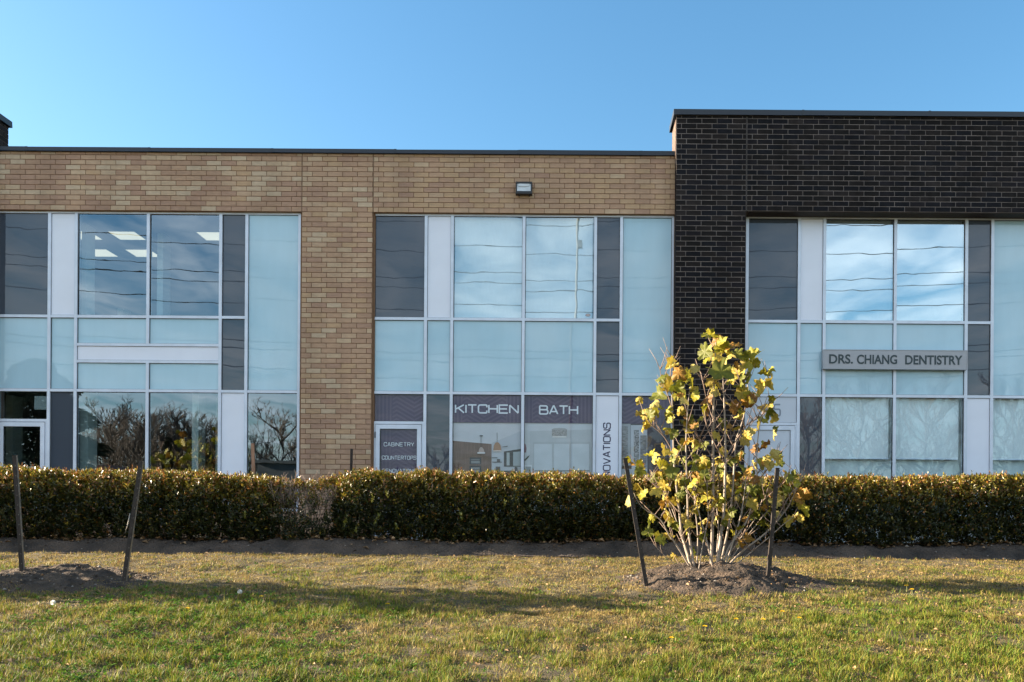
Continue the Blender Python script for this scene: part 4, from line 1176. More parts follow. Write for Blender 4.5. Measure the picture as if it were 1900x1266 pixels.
# ------------------------------------------------------------------ grass
def in_view(x, dep, m=0.4):
    return (x > -1060 / FPX * dep - m) & (x < 840 / FPX * dep + m)
def lawn_tone(x, y):
    dep = y + D
    g = 0.55 * fbm(x * 0.55, y * 0.9, 71) + 0.45 * fbm(x * 2.1, y * 2.6, 73)
    g = g + np.clip((9.2 - dep) / 6, -0.4, 1) * 0.32 - 0.05
    px = x / dep * FPX + VPX
    g = g + 0.16 * np.exp(-((px - 330) / 330) ** 2) * np.clip((8.9 - dep) / 0.6, 0, 1)
    return np.clip((g - 0.34) / 0.32, 0, 1)
def blades(n, d0, d1, seed, h0, h1, wid, seg):
    r = np.random.default_rng(seed)
    dep = d0 + (d1 - d0) * r.random(n)
    x = r.uniform(-1.0, 1.0, n); x = np.where(x < 0, x * (1060 / FPX * dep + 0.5), x * (840 / FPX * dep + 0.5))
    y = dep - D
    tone = lawn_tone(x, y)
    mr_ = mound_r(x, y)
    bare = 0.5 * fbm(x * 1.7, y * 1.7, 81) + 0.5 * fbm(x * 7, y * 7, 83, 2)
    clump = fbm(x * 9, y * 9, 87, 2)
    keep = (r.random(n) < np.clip((mr_ - 0.62) / 0.55, 0.02, 1)) & (r.random(n) < np.clip((bare - 0.27) / 0.20, 0.2, 1))
    x, y, tone, dep, clump = x[keep], y[keep], tone[keep], dep[keep], clump[keep]; n = len(x)
    z = ground_z(x, y) - 0.008
    z = z + np.where(mound_r(x, y) < 1.0, 0.05 * (1 - mound_r(x, y)) * 2, 0)
    h = r.uniform(h0, h1, n) * (0.60 + 0.6 * tone) * (0.28 + 2.3 * clump ** 2)
    az = r.uniform(0, 2 * math.pi, n); lean = np.abs(r.normal(0.75, 0.45, n)) * (1.25 - 0.45 * tone)
    d1_ = np.stack([np.cos(az) * lean, np.sin(az) * lean, np.ones(n)], 1); d1_ = unit(d1_)
    az2 = az + r.normal(0, .6, n); l2 = lean * 1.8
    d2_ = unit(np.stack([np.cos(az2) * l2, np.sin(az2) * l2, np.ones(n)], 1))
    sd = unit(np.stack([-np.sin(az + r.normal(0, .8, n)), np.cos(az), np.zeros(n)], 1)) * (wid * r.uniform(.6, 1.3, n))[:, None] / 2
    p = np.stack([x, y, z], 1)
    straw = np.array([.335, .25, .085]); brown = np.array([.13, .08, .036]); green = np.array([.078, .130, .010]); olive = np.array([.245, .230, .030])
    k = r.random(n)
    gfrac = np.clip(0.12 + 0.80 * tone + 0.9 * (fbm(x * 6, y * 6, 89, 2) - 0.5), .04, .95)
    C = np.where((k < gfrac)[:, None], green * r.uniform(.7, 1.5, (n, 1)), straw * r.uniform(.6, 1.2, (n, 1)))
    C = np.where(((k > gfrac * .55) & (k < gfrac))[:, None], olive * r.uniform(.7, 1.25, (n, 1)), C)
    C = np.where((k > 0.84)[:, None], brown * r.uniform(.6, 1.3, (n, 1)), C)
    if seg == 2:
        m_ = p + d1_ * (h * .55)[:, None]; t_ = m_ + d2_ * (h * .5)[:, None]
        V = np.stack([p - sd, p + sd, m_ - sd * .8, m_ + sd * .8, t_], 1).reshape(-1, 3)
        b = np.arange(n)[:, None] * 5
        T = np.concatenate([b + [[0, 1, 3]], b + [[0, 3, 2]], b + [[2, 3, 4]]], 1).reshape(-1, 3)
        return V, T, np.repeat(C, 5, 0)
    t_ = p + d1_ * h[:, None]
    V = np.stack([p - sd, p + sd, t_], 1).reshape(-1, 3)
    T = np.arange(n * 3).reshape(-1, 3)
    return V, T, np.repeat(C, 3, 0)
parts = [blades(190000, 5.3, 8.6, 201, .030, .062, .0052, 2), blades(190000, 8.4, 12.12, 202, .026, .055, .0080, 1)]
off = 0; VV, TT, CC = [], [], []
for V, T, C in parts: VV.append(V); TT.append(T + off); CC.append(C); off += len(V)
o = big_mesh('grass', np.concatenate(VV), np.concatenate(TT), np.concatenate(CC), M['grass'])
tag(o, 'short patchy lawn grass, dry straw towards the hedge', 'grass', kind='stuff')
# broad-leaved weeds in green patches
r = np.random.default_rng(301)
n = 9000
dep = r.uniform(5.4, 11.5, n); x = r.uniform(-1, 1, n); x = np.where(x < 0, x * (1060 / FPX * dep), x * (840 / FPX * dep)); y = dep - D
px = x / dep * FPX + VPX
wgt = np.clip((fbm(x * 1.3, y * 1.6, 91) - 0.47) / 0.12, 0, 1) * (0.15 + 0.85 * np.exp(-((px - 280) / 360) ** 2)) * np.clip((10 - dep) / 1.5, 0.05, 1)
k = (r.random(n) < wgt) & (mound_r(x, y) > 1.0)
x, y = x[k], y[k]; n = len(x)
base = np.stack([x, y, ground_z(x, y) + 0.012], 1)
VV, TT, CC, off = [], [], [], 0
for i in range(6):
    a = i * 1.05 + r.uniform(0, .8, n)
    dr = np.stack([np.cos(a), np.sin(a), r.uniform(.2, 1.1, n)], 1)
    V, T = leaves(base + r.normal(0, .008, (n, 3)), dr, np.repeat([[0, 0, 1.]], n, 0), r.uniform(.025, .055, n), r.uniform(.012, .024, n), .12, .1)
    C = np.array([[.075, .15, .018]]) * r.uniform(.6, 1.7, (n, 1))
    VV.append(V); TT.append(T + off); CC.append(np.repeat(C, 4, 0)); off += len(V)
o = big_mesh('clover', np.concatenate(VV), np.concatenate(TT), np.concatenate(CC), M['grass'])
tag(o, 'low broad-leaved weeds scattered in the green part of the lawn', 'weeds', kind='stuff')
# dry leaf crumbs on lawn, bed and mounds
n = 7000
dep = np.concatenate([r.uniform(5.4, 12.1, n - 1500), r.normal(12.66, .10, 1500)]); x = r.uniform(-1, 1, n); x = np.where(x < 0, x * (1060 / FPX * dep), x * (840 / FPX * dep)); y = dep - D
z = np.where(dep < 12.1, ground_z(x, y) + 0.012, bed_z(x, y) + 0.015)
for (cx, cy, rx, ry, hh) in MOUNDS:
    q = np.clip(1 - np.hypot((x - cx) / rx, (y - cy) / ry), 0, 1); z = z + hh * (1 - (1 - q) ** 1.7) * (q > 0)
a = r.uniform(0, 6.28, n)
big = np.where(dep > 12.1, r.uniform(.03, .11, n), np.where(r.random(n) < .07, r.uniform(.035, .06, n), r.uniform(.012, .034, n)))
V, T = leaves(np.stack([x, y, z], 1), np.stack([np.cos(a), np.sin(a), r.uniform(-.1, .6, n)], 1), unit(np.stack([r.normal(0, .5, n), r.normal(0, .5, n), np.ones(n)], 1)), big, big * r.uniform(.4, .8, n), .25, .25)
C = np.array([[.30, .19, .10]]) * r.uniform(.45, 1.5, (n, 1)) * np.array([[1, 1, 1]]) + r.uniform(-.02, .05, (n, 1)) * np.array([[1, .8, .6]])
o = big_mesh('fallen_leaves', V, T, np.repeat(np.clip(C, .02, 1), 4, 0), M['deadleaf'])
tag(o, 'brown leaf litter scattered along the hedge foot and lawn', 'leaf litter', kind='stuff')
# pebbles and clods
n = 900
mb = MB()
for i in range(n):
    if i < 480:
        cx, cy, rx, ry, hh = MOUNDS[i % 2]; t = random.uniform(0, 6.28); q = math.sqrt(random.random()) * 1.05
        x_, y_ = cx + rx * q * math.cos(t), cy + ry * q * math.sin(t); b = max(0, 1 - q); z_ = float(ground_z(np.array(x_), np.array(y_))) + hh * (1 - (1 - b) ** 1.7)
    else:
        x_ = random.uniform(-9.5, 8); y_ = random.uniform(YL1 + .05, HY0 + .15); z_ = float(bed_z(np.array(x_), np.array(y_)))
    s = random.uniform(.006, .016) * (1.8 if random.random() < .08 else 1)
    v0 = len(mb.v)
    for (a_, b_, c_) in ((1, 0, 0), (-1, 0, 0), (0, 1, 0), (0, -1, 0), (0, 0, 1), (0, 0, -1)):
        mb.v.append((x_ + a_ * s * random.uniform(.7, 1.4), y_ + b_ * s * random.uniform(.7, 1.4), z_ + s * .3 + c_ * s * random.uniform(.5, .9)))
    mi = 0 if random.random() < .25 else 1
    for f in ((0, 2, 4), (2, 1, 4), (1, 3, 4), (3, 0, 4), (2, 0, 5), (1, 2, 5), (3, 1, 5), (0, 3, 5)):
        mb.f.append(tuple(v0 + j for j in f)); mb.m.append(mi)
o = mb.build('pebbles', [M['stone'], M['soil']]); tag(o, 'pebbles and clods strewn over the bare soil', 'pebbles', kind='stuff')

# ------------------------------------------------------------------ dandelions
def lawn_depth(py):
    d = 9.0
    for _ in range(40):
        z = float(gz(d)); d = (EYE - z) * FPX / (py - VPY) * 0.5 + d * 0.5
    return d
for i, (px, py, kind, lab) in enumerate((
        (98, 1128, 'p', 'round white dandelion seed head in front of the left earth mound'), (445, 1106, 'p', 'small white dandelion clock on the lawn near the long shadow'),
        (485, 1116, 'y', 'yellow dandelion flower beside the small white clock'), (349, 1138, 'y', 'yellow dandelion flower right of the left mound in greener grass'),
        (719, 1124, 'y', 'lone yellow dandelion flower at the end of the long shadow'), (1308, 1166, 'y', 'yellow dandelion nearest the camera below the tree mound'),
        (1366, 1149, 'y', 'yellow dandelion directly below the middle of the tree mound'), (1416, 1150, 'y', 'yellow dandelion below the right half of the tree mound'),
        (1452, 1135, 'y', 'yellow dandelion just right below the tree mound'), (1483, 1147, 'y', 'yellow dandelion beside a green weed tuft right of the mound'),
        (1682, 1087, 'y', 'left one of two yellow dandelions on the dry lawn at right'), (1692, 1094, 'y', 'right one of two yellow dandelions on the dry lawn at right'),
        (1019, 1095, 'y', 'small yellow dandelion left of the leaning stake'), (1246, 1188, 'y', 'tiny yellow flower low in the grass near the bottom centre'))):
    d = lawn_depth(py + 6)
    b = P3(px, py + 6, d - D); b.z = float(ground_z(np.array(b.x), np.array(b.y)))
    top = P3(px, py, d - D)
    o = empty('dandelion', b, lab, 'dandelion', 'dandelions in the lawn')
    top.z = max(top.z, b.z + 0.045)
    MB().tube([b, (b + top) / 2 + Vector((.006, 0, 0)), top], .0025, 5).build('stalk', M['stalk'], o)
    hd = MB(); rad = .021 if kind == 'y' else .023
    for j in range(46):
        t = j * 2.4; ph = math.acos(1 - 2 * (j + .5) / 46) * (0.5 if kind == 'y' else 1)
        dv = Vector((math.sin(ph) * math.cos(t), math.sin(ph) * math.sin(t), math.cos(ph) * (0.5 if kind == 'y' else 1)))
        s_ = dv.cross(Vector((.3, .8, .2))).normalized() * (.0035 if kind == 'y' else .005)
        e = top + dv * rad
        hd.poly([top, e - s_, e + dv * .004, e + s_])
    hd.build('flower_head' if kind == 'y' else 'seed_head', M['yellow'] if kind == 'y' else M['puff'], o)

# ------------------------------------------------------------------ stakes
def stake(base, top, label, mat, edge=True, wdt=0.045, bits=None):
    o = empty('stake', base, label, 'stake', 'planting stakes')
    ax = (top - base); L_ = ax.length; ax.normalize()
    sx = Vector((1, 0, 0)); sx = (sx - ax * sx.dot(ax)).normalized(); sy = ax.cross(sx)
    def bar(u0, u1, v0, v1, a, b):
        m = MB(); q = []
        for t in (a, b):
            for (u, v) in ((u0, v0), (u1, v0), (u1, v1), (u0, v1)):
                q.append(base + ax * t + sx * u + sy * v)
        m.v = [tuple(p) for p in q]
        m.f = [(3, 2, 1, 0), (4, 5, 6, 7), (0, 1, 5, 4), (1, 2, 6, 5), (2, 3, 7, 6), (3, 0, 4, 7)]; m.m = [0] * 6
        return m
    w = wdt / 2
    bar(-w, w, -.003, .003, -.35, L_).build('web', mat, o)
    bar(w - .004, w, .003, .034, -.35, L_).build('flange', M['post_edge'] if edge else mat, o)
    bar(-w, -w + .004, .003, .034, -.35, L_ - .004).build('flange', mat, o)
    if edge:
        h = MB()
        for k in range(int(L_ / 0.115)):
            t = 0.10 + k * 0.115; c = base + ax * t + sx * (w * .45) - sy * .0045
            h.poly([c + sx * .004 * math.cos(q) + ax * .006 * math.sin(q) for q in np.linspace(0, 6.283, 7)[:-1]])
        h.build('bolt_holes', M['post_edge'], o)
    return o
def ground_at(px, py, extra=0.0):
    d = lawn_depth(py); p = P3(px, py, d - D); return p, d
def stake_px(bx, by, tx, ty, label, mat, tilt=0.0, **k):
    b, d = ground_at(bx, by); t = P3(tx, ty, d - D + tilt)
    return stake(b, t, label, mat, **k), b, t
stake_px(1200, 1089, 1160, 850, 'dark steel stake leaning left beside the yellow tree', M['post'], 0.05)
stake_px(1425, 1087, 1443, 868, 'dark steel stake right of the yellow tree stems', M['post'], -0.03)
stake_px(41, 1080, 26, 845, 'dark steel stake nearest the left edge of the lawn', M['post'], 0.0)
s_, b, t = stake_px(228, 1088, 261, 855, 'dark steel stake leaning right by the left earth mound with loose strap', M['post'], 0.02)
pts = [b.lerp(t, .58) + Vector((-.02, -.03, 0)), P3(237, 975, b.y - .05), P3(232, 990, b.y - .04)]
MB().tube(pts, [.006, .007, .005], 5).build('strap', M['post_edge'], s_, smooth=True)
stake(Vector((F(474, 1000, HY1 + .12)[0], HY1 + .12, 0.05)), P3(468, 823, HY1 + .12), 'weathered wooden stake sunlit behind the left hedge', M['wood'], edge=False)
stake(Vector((F(648, 1000, HY1 + .12)[0], HY1 + .12, 0.05)), P3(652, 833, HY1 + .12), 'dark stake top behind the hedge against tan brick', M['post'], edge=False, wdt=.032)

# ------------------------------------------------------------------ the young yellow tree
def leaf_outline():
    pts = [(0, 0), (.14, -.06), (.36, -.02), (.33, .14), (.52, .22), (.60, .38), (.40, .46), (.44, .62), (.30, .64), (.20, .74), (.16, .90), (0, 1.0)]
    return pts + [(-x, y) for (x, y) in pts[-2:0:-1]]
LEAFRGB = [((.155, .135, .010), (.105, .10, .008)), ((.21, .165, .030), (.16, .115, .012)), ((.075, .080, .007), (.055, .062, .006)), ((.235, .195, .065), (.18, .14, .028)),
           ((.17, .10, .012), (.10, .042, .008)), ((.085, .032, .008), (.13, .075, .015))]
LM = []
LEAFRGB = [tuple(tuple(c * (1.9 if i != 2 else 1.7) for c in q) for q in pr) for i, pr in enumerate(LEAFRGB)]
for i, (a, b) in enumerate(LEAFRGB):
    m = pm('sycamore_leaf_%d' % i, a, 0.55, 0, 9, 0.003, 25, col2=b, spec=0.3)
    nt = m.node_tree; bs = nt.nodes['Principled BSDF']
    src = bs.inputs['Base Color'].links[0].from_socket
    tl = nt.nodes.new('ShaderNodeBsdfTranslucent'); nt.links.new(src, tl.inputs['Color'])
    mixs = nt.nodes.new('ShaderNodeMixShader'); mixs.inputs[0].default_value = 0.24
    nt.links.new(bs.outputs[0], mixs.inputs[1]); nt.links.new(tl.outputs[0], mixs.inputs[2]); nt.links.new(mixs.outputs[0], nt.nodes['Material Output'].inputs['Surface'])
    LM.append(m)
leaf_cache = {}
def leaf_mesh(v, t):
    if (v, t) in leaf_cache: return leaf_cache[(v, t)]
    r = random.Random(900 + v)
    out = leaf_outline(); n = len(out)
    curl = r.uniform(.2, 1.5); fold = r.uniform(-.2, .95); droop = r.uniform(.1, 1.1); ph = r.uniform(0, 6)
    def bend(x, y, rim):
        z = fold * abs(x) * .8 - curl * x * x * .9 - droop * y * y * .45 + (rim * .085 * math.sin(7 * math.atan2(x, y - .4) + ph) + rim * r.uniform(-.03, .03))
        return (x * (1 - .18 * curl * abs(x)), y * (1 - .12 * droop * y), z)
    V = [bend(x, y, 1) for (x, y) in out]
    mids = [bend(x * .5, .38 + (y - .38) * .5, .25) for (x, y) in out]
    V += mids; V.append(bend(0, .38, 0))
    Fs = []
    for i in range(n):
        j = (i + 1) % n
        Fs += [(i, j, n + j, n + i), (n + i, n + j, 2 * n)]
    k = len(V)
    V += [(-.012, 0, 0), (.012, 0, 0), (.006, -.30, -.05), (-.006, -.30, -.05)]; Fs.append((k, k + 1, k + 2, k + 3))      # leaf stalk
    me = bpy.data.meshes.new('leaf'); me.from_pydata(V, [], Fs); me.materials.append(LM[t])
    me.polygons.foreach_set('use_smooth', [True] * len(me.polygons)); me.update()
    leaf_cache[(v, t)] = me
    return me
TY = 10.35 - D
tree_base = P3(1312, 1060, TY)
tree = empty('young_tree', tree_base, 'young multi-stemmed tree with yellow-green lobed autumn leaves', 'tree', 'young trees on the lawn')
def spath(pts, y0, y1): 
    n = len(pts); return [P3(p[0], p[1], TY + y0 + (y1 - y0) * i / (n - 1)) for i, p in enumerate(pts)]
def smooth_path(pts, k=3):
    out = []
    for i in range(len(pts) - 1):
        p0, p1, p2, p3 = pts[max(i - 1, 0)], pts[i], pts[i + 1], pts[min(i + 2, len(pts) - 1)]
        for j in range(k):
            t = j / k
            out.append(0.5 * ((2 * p1) + (p2 - p0) * t + (2 * p0 - 5 * p1 + 4 * p2 - p3) * t * t + (3 * p1 - p0 - 3 * p2 + p3) * t ** 3))
    return out + [pts[-1]]
STEMS = [
    ([(1319, 1064), (1321, 1000), (1323, 942), (1323, 850), (1324, 760), (1325, 709), (1327, 660), (1328, 635)], 0, .05, .024),
    ([(1330, 1067), (1338, 990), (1343.5, 942), (1346, 850), (1345, 790), (1343, 730), (1341, 695)], -.05, -.12, .023),
    ([(1288, 1068), (1267, 999), (1261, 953), (1252, 873), (1250, 843), (1248, 760), (1244, 690)], .03, .15, .020),
    ([(1290, 1066), (1278, 987), (1276, 930), (1274, 873), (1273, 817), (1277, 747), (1282, 715)], -.03, -.15, .017),
    ([(1285, 1060), (1260, 1019), (1241, 992), (1225, 964), (1191, 941), (1176, 915)], .0, -.25, .013),
    ([(1280, 1060), (1241, 1038), (1212, 1009)], .1, -.1, .005),
    ([(1292, 1062), (1295, 999), (1290, 942), (1287, 896), (1292, 850), (1300, 815)], .08, .2, .010),
    ([(1325, 1064), (1310, 999), (1299, 960), (1288, 918), (1280, 880)], -.08, -.2, .011),
    ([(1333, 1067), (1349, 992), (1356, 946), (1362, 873), (1366, 817), (1380, 774), (1388, 710), (1390, 680)], .05, .2, .018),
    ([(1336, 1070), (1351, 1019), (1370, 992), (1390, 957), (1404, 896), (1404, 850), (1408, 800), (1416, 760), (1424, 735)], -.06, -.15, .014),
    ([(1338, 1062), (1379, 1022), (1413, 996), (1436, 974), (1457, 948), (1470, 925), (1477, 905)], -.02, -.3, .014),
    ([(1340, 1060), (1372, 1015), (1393, 987), (1425, 946), (1440, 925)], .1, .25, .009),
    ([(1334, 1064), (1352, 975), (1372, 915), (1392, 870), (1402, 835)], .1, .3, .010),
    ([(1291, 1064), (1270, 1010), (1248, 960), (1232, 915), (1222, 880)], .1, .3, .010),
    ([(1345, 1065), (1420, 1003), (1460, 968), (1482, 955)], -.1, -.4, .008),
    ([(1327, 1066), (1333, 985), (1330, 930), (1336, 870), (1333, 820)], .12, .28, .011),
    ([(1287, 1064), (1262, 985), (1240, 930), (1215, 900), (1196, 885)], -.05, .2, .009),
    ([(1341, 1064), (1362, 1000), (1376, 950), (1384, 890), (1388, 850)], -.12, -.3, .011),
    ([(1296, 1062), (1304, 1010), (1314, 960), (1312, 905), (1316, 870)], -.1, -.25, .008),
    ([(1337, 1062), (1366, 1010), (1400, 965), (1416, 920), (1420, 890)], .15, .35, .009),
]
SPATH = []
for (pp, y0, y1, rad) in STEMS:
    sp = smooth_path(spath(pp, y0, y1))
    SPATH.append((sp, rad))
    n = len(sp)
    MB().tube(sp, [rad * (1 - 0.78 * i / (n - 1)) * (1.15 if i == 0 else 1) for i in range(n)], 7).build('stem', M['bark'], tree, smooth=True)
rb = random.Random(77)
BR = [([(1250, 843), (1232, 810), (1207, 787), (1196, 765)], .1, .0), ([(1323, 850), (1305, 825), (1294, 808), (1288, 780)], .0, -.1), ([(1346, 850), (1368, 815), (1392, 790), (1405, 770)], -.1, .1), ([(1345, 800), (1362, 765), (1376, 735), (1380, 700)], -.1, -.2),
      ([(1324, 780), (1312, 745), (1306, 715), (1300, 690)], 0, .15), ([(1366, 817), (1385, 790), (1415, 770), (1432, 740)], .1, -.1), ([(1248, 760), (1238, 730), (1228, 705), (1224, 680)], .1, 0), ([(1261, 953), (1238, 925), (1205, 890), (1185, 860)], .0, .1),
      ([(1404, 896), (1425, 870), (1440, 850), (1448, 820)], -.1, .1), ([(1436, 974), (1462, 925), (1480, 900), (1492, 885)], -.2, .0), ([(1390, 957), (1420, 925), (1450, 900), (1468, 880)], -.1, -.3), ([(1323, 900), (1345, 860), (1366, 830)], 0, .2), ([(1345, 860), (1322, 815), (1310, 790)], -.1, -.3),
      ([(1380, 760), (1408, 735), (1424, 705), (1432, 690)], .1, .0), ([(1244, 700), (1246, 675), (1258, 660)], .1, .15)]
tw_ = MB()
for pp, y0, y1 in BR:
    sp = smooth_path(spath(pp, y0, y1)); n = len(sp)
    tw_.tube(sp, [.0075 * (1 - .6 * i / (n - 1)) for i in range(n)], 5); SPATH.append((sp, .007))
TIPS = []
for sp, rad in list(SPATH):
    for k in range(int(3 + len(sp) * .55)):
        i = rb.randrange(max(1, len(sp) // 5), max(2, int(len(sp) * .92))); q = sp[i]
        side = rb.choice((-1, 1)); ln = rb.uniform(.10, .28)
        dv = Vector((side * rb.uniform(.2, .9), rb.uniform(-.6, .6), rb.uniform(.5, 1.1))).normalized()
        m_ = q + dv * ln * .5 + Vector((rb.uniform(-.02, .02), 0, .01)); e = q + dv * ln + Vector((0, 0, .04))
        tw_.tube([q, m_, e], [.0050, .0038, .0022], 4); TIPS.append(e)
tw_.build('twigs', M['bark_twig'], tree, smooth=True)
CL = """470,60 500,100 505,85 560,95 430,130 435,150 530,150 520,120 600,140 640,140 620,130 600,200 630,240 570,260 595,290 575,240 700,200 710,245 675,280 690,215 280,170 290,185 350,225 360,210 385,195 250,240 285,265 270,255 235,300 210,335 310,300 325,290 380,260
400,310 430,310 340,300 165,390 150,385 170,445 180,430 200,380 240,370 225,380 325,385 345,415 280,440 385,440 290,400 265,370 440,385 560,370 545,360 410,400 660,430 680,425 700,380 725,395 715,350 640,465 690,510 680,530 730,460 720,470 720,560 735,565 745,590 700,600 690,580
600,490 580,570 570,590 620,630 600,625 150,600 120,590 165,610 190,560 220,580 230,590 160,620 255,540 290,580 300,590 340,520 355,510 390,540 370,500 260,630 255,620 230,720 150,705 160,740 175,735 120,750 340,600 350,610 430,600 420,590 440,680 530,690 430,750 480,760 320,680
330,730 345,735 250,780 270,830 260,825 185,850 210,840 310,860 240,910 265,905 420,900 415,905 560,890 660,810 650,830 655,800 720,740 740,740 750,750 735,765 790,650 785,660 810,640 840,740 830,770 850,720 860,735 790,850 830,840 845,810 820,830 590,945 680,690 620,760 550,720 400,660 460,640
310,560 390,620 410,560 540,580 500,620 230,650 270,690 300,640 380,690 600,700 640,720 580,650 660,660 700,690 360,470 210,660 505,640 460,250 545,230 490,140 615,170 350,330 300,250 620,300 590,330 540,200 480,80 575,130""".split()
rl = random.Random(31)
def add_leaf(p, size, tone, facing=None, v=None):
    me = leaf_mesh(rl.randrange(9) if v is None else v, tone)
    o = bpy.data.objects.new('leaf', me); COL.objects.link(o); put(o, tree)
    # blades hang from their stalks, mostly turned to the light at left and to the street
    f = facing or Vector((rl.uniform(-1, .55), rl.uniform(-1, .4), rl.uniform(-.3, .8))).normalized()
    dn = Vector((rl.uniform(-.7, .7), rl.uniform(-.5, .4), rl.uniform(-1, .25))); dn = (dn - f * dn.dot(f)).normalized()
    xx = dn.cross(f)
    mat = Matrix((xx, dn, f)).transposed().to_4x4()
    mat = Matrix.Translation(p - dn * size * .4) @ mat @ Matrix.Scale(size, 4)
    o.matrix_basis = mat
    return o
for s in CL:
    a, b = map(float, s.split(','))
    px, py = 1120 + a / 2.302, 600 + b / 2.302
    top = b < 330
    p = P3(px + rl.uniform(-4, 4), py + rl.uniform(-4, 4), TY + rl.uniform(-.38, .38))
    sz = rl.uniform(.13, .21) if top else rl.uniform(.11, .175)
    tone = rl.choices(range(6), [3, 2.2, 2.4 if top else 1.6, 2.0, 1.2, .55])[0]
    add_leaf(p, sz, tone)
    if rl.random() < .22:
        add_leaf(p + Vector((rl.uniform(-.07, .07), rl.uniform(-.07, .07), rl.uniform(-.08, .05))), rl.uniform(.08, .13), rl.choices(range(6), [2, 2.5, 1.5, 2.5, 1.2, .6])[0])
for e in TIPS:
    if rl.random() < .55 and sum(1 for c in tree.children if c.name.startswith('leaf')) < 335:
        add_leaf(e, rl.uniform(.09, .16), rl.choices(range(6), [3, 2.4, 2, 2.2, 1.2, .5])[0])
add_leaf(P3(1339, 690, TY - .32), .30, 2, Vector((-.15, -.85, .5)).normalized(), 3)
add_leaf(P3(1258, 692, TY - .2), .19, 4, Vector((-.2, -.9, .3)).normalized(), 1)
add_leaf(P3(1398, 742, TY - .25), .19, 5, Vector((.35, -.8, -.2)).normalized(), 5)

# a second tree of the row stands left of the frame and throws the long shadow across the lawn
def copy_tree(root, loc, label):
    c = root.copy(); COL.objects.link(c); c.location = loc; c['label'] = label
    for ch in list(root.children):
        k = ch.copy(); COL.objects.link(k); k.parent = c; k.matrix_parent_inverse = ch.matrix_parent_inverse.copy()
    return c
t2y = 9.9 - D
t2 = copy_tree(tree, (-8.5, 10.05 - D, float(gz(10.05)) + 0.1), 'young tree just beyond the left edge whose shadow crosses the lawn')
t3 = copy_tree(tree, (-9.5, 9.75 - D, float(gz(9.75)) + 0.1), 'unseen tree copy added beyond the left edge to thicken the lawn shadow')  # added copy overlapping the first, so the cast shadow falls denser

# ------------------------------------------------------------------ across the street, seen in the glass
def wire_set():
    xs = np.linspace(-45, 45, 61)
    lbl = ['topmost', 'second', 'third', 'fourth', 'fifth', 'sixth', 'seventh', 'lowest']
    for i, (py, slope) in enumerate(((410, .010), (465, .012), (514, .014), (533, .012), (573, .014), (655, .008), (668, .010), (702, .010))):
        L_ = 27.0 + (i % 3) * .5
        zc = MIR(900, py, L_).z
        pts = [(x, -L_, zc + slope * x + 0.0011 * (x - 5) ** 2) for x in xs]
        o = MB().tube(pts, .019 if i < 5 else .026, 4).build('overhead_wire', M['wire'])
        tag(o, '%s of the dark overhead wires mirrored in the window glass' % lbl[i], 'wire', 'overhead wires across the street')
wire_set()
pl = MIR(1062, 700, 26.2)
lp = empty('street_lamp', (pl.x, pl.y, -1.33), 'slim grey lamp pole mirrored in the upper window above BATH', 'street lamp')
MB().tube([(pl.x, pl.y, -1.33), (pl.x, pl.y, 6), (pl.x + .1, pl.y, 17.5)], [.10, .075, .05], 8).build('pole', M['polewood'], lp, smooth=True)
zz = MIR(1062, 452, 26.2).z
MB().box(pl.x + .06, pl.x + .34, pl.y - .12, pl.y + .12, zz - .06, zz + .34).build('lamp_head', M['polewood'], lp)

def bare_tree(seed, h, spread):
    """trunk and branch skeleton as two meshes, base at the origin"""
    r = random.Random(seed); trunk, tw = MB(), MB()
    def limb(p, d, ln, rad, lev):
        n = (0, 4, 3, 2, 2)[lev]; pts = [p]
        for i in range(n):
            d = (d + Vector((r.uniform(-.18, .18), r.uniform(-.18, .18), r.uniform(-.02, .16)))).normalized()
            pts.append(pts[-1] + d * ln / n)
        (trunk if lev < 2 else tw).tube(pts, [max(.008, rad * (1 - .6 * i / n)) for i in range(n + 1)], 4 if lev < 2 else 3, cap=False)
        if lev == 4: return
        for c in range((0, 7, 5, 4)[lev]):
            i = r.randrange(1, n + 1); a = r.uniform(0, 6.28)
            nd = (d * 1.1 + Vector((math.cos(a) * spread, math.sin(a) * spread, r.uniform(-.1, .5)))).normalized()
            limb(pts[i], nd, ln * r.uniform(.38, .62), rad * .5, lev + 1)
    tp = [Vector((0, 0, 0))]
    for i in range(8): tp.append(tp[-1] + Vector((r.uniform(-.05, .05) * h / 8, r.uniform(-.05, .05) * h / 8, h * .8 / 8)))
    trunk.tube(tp, [h * .017 * (1 - .85 * i / 8) for i in range(9)], 6, cap=False)
    for k in range(15):
        t = .22 + .76 * k / 14; i = min(7, int(t * 8)); p = tp[i].lerp(tp[i + 1], t * 8 - i) if i < 8 else tp[8]
        a = k * 2.4 + r.uniform(-.4, .4); el = .35 + .5 * t
        limb(p, Vector((math.cos(a), math.sin(a), el)).normalized(), h * (.40 - .24 * t) * r.uniform(.8, 1.15) * (.5 + spread * .6), h * .007, 1)
    return trunk, tw
protos = []
for sd, sp in ((3, .75), (8, .95), (15, .6)):
    a, b = bare_tree(sd, 8.0, sp)
    protos.append((a, b))
made = []
def place_bare(px, L_, h, k, label, base_z=-1.35):
    x = MIR(px, 900, L_).x
    o = empty('bare_tree', (x, -L_, base_z), label, 'tree', 'leafless trees across the street')
    if len(made) <= k or made[k] is None:
        while len(made) <= k: made.append(None)
        a, b = protos[k]
        ta = mesh_obj('trunk', a.v, a.f, M['dbark']); tb_ = mesh_obj('branches', b.v, b.f, M['dbark'])
        made[k] = (ta, tb_)
        for c in made[k]: c.parent = o
    else:
        for c in made[k]:
            n = c.copy(); COL.objects.link(n); n.parent = o
    o.scale = (h / (5.9 if L_ > 40 else 7.4),) * 3; o.rotation_euler = (0, 0, random.uniform(0, 6.28))
    return o
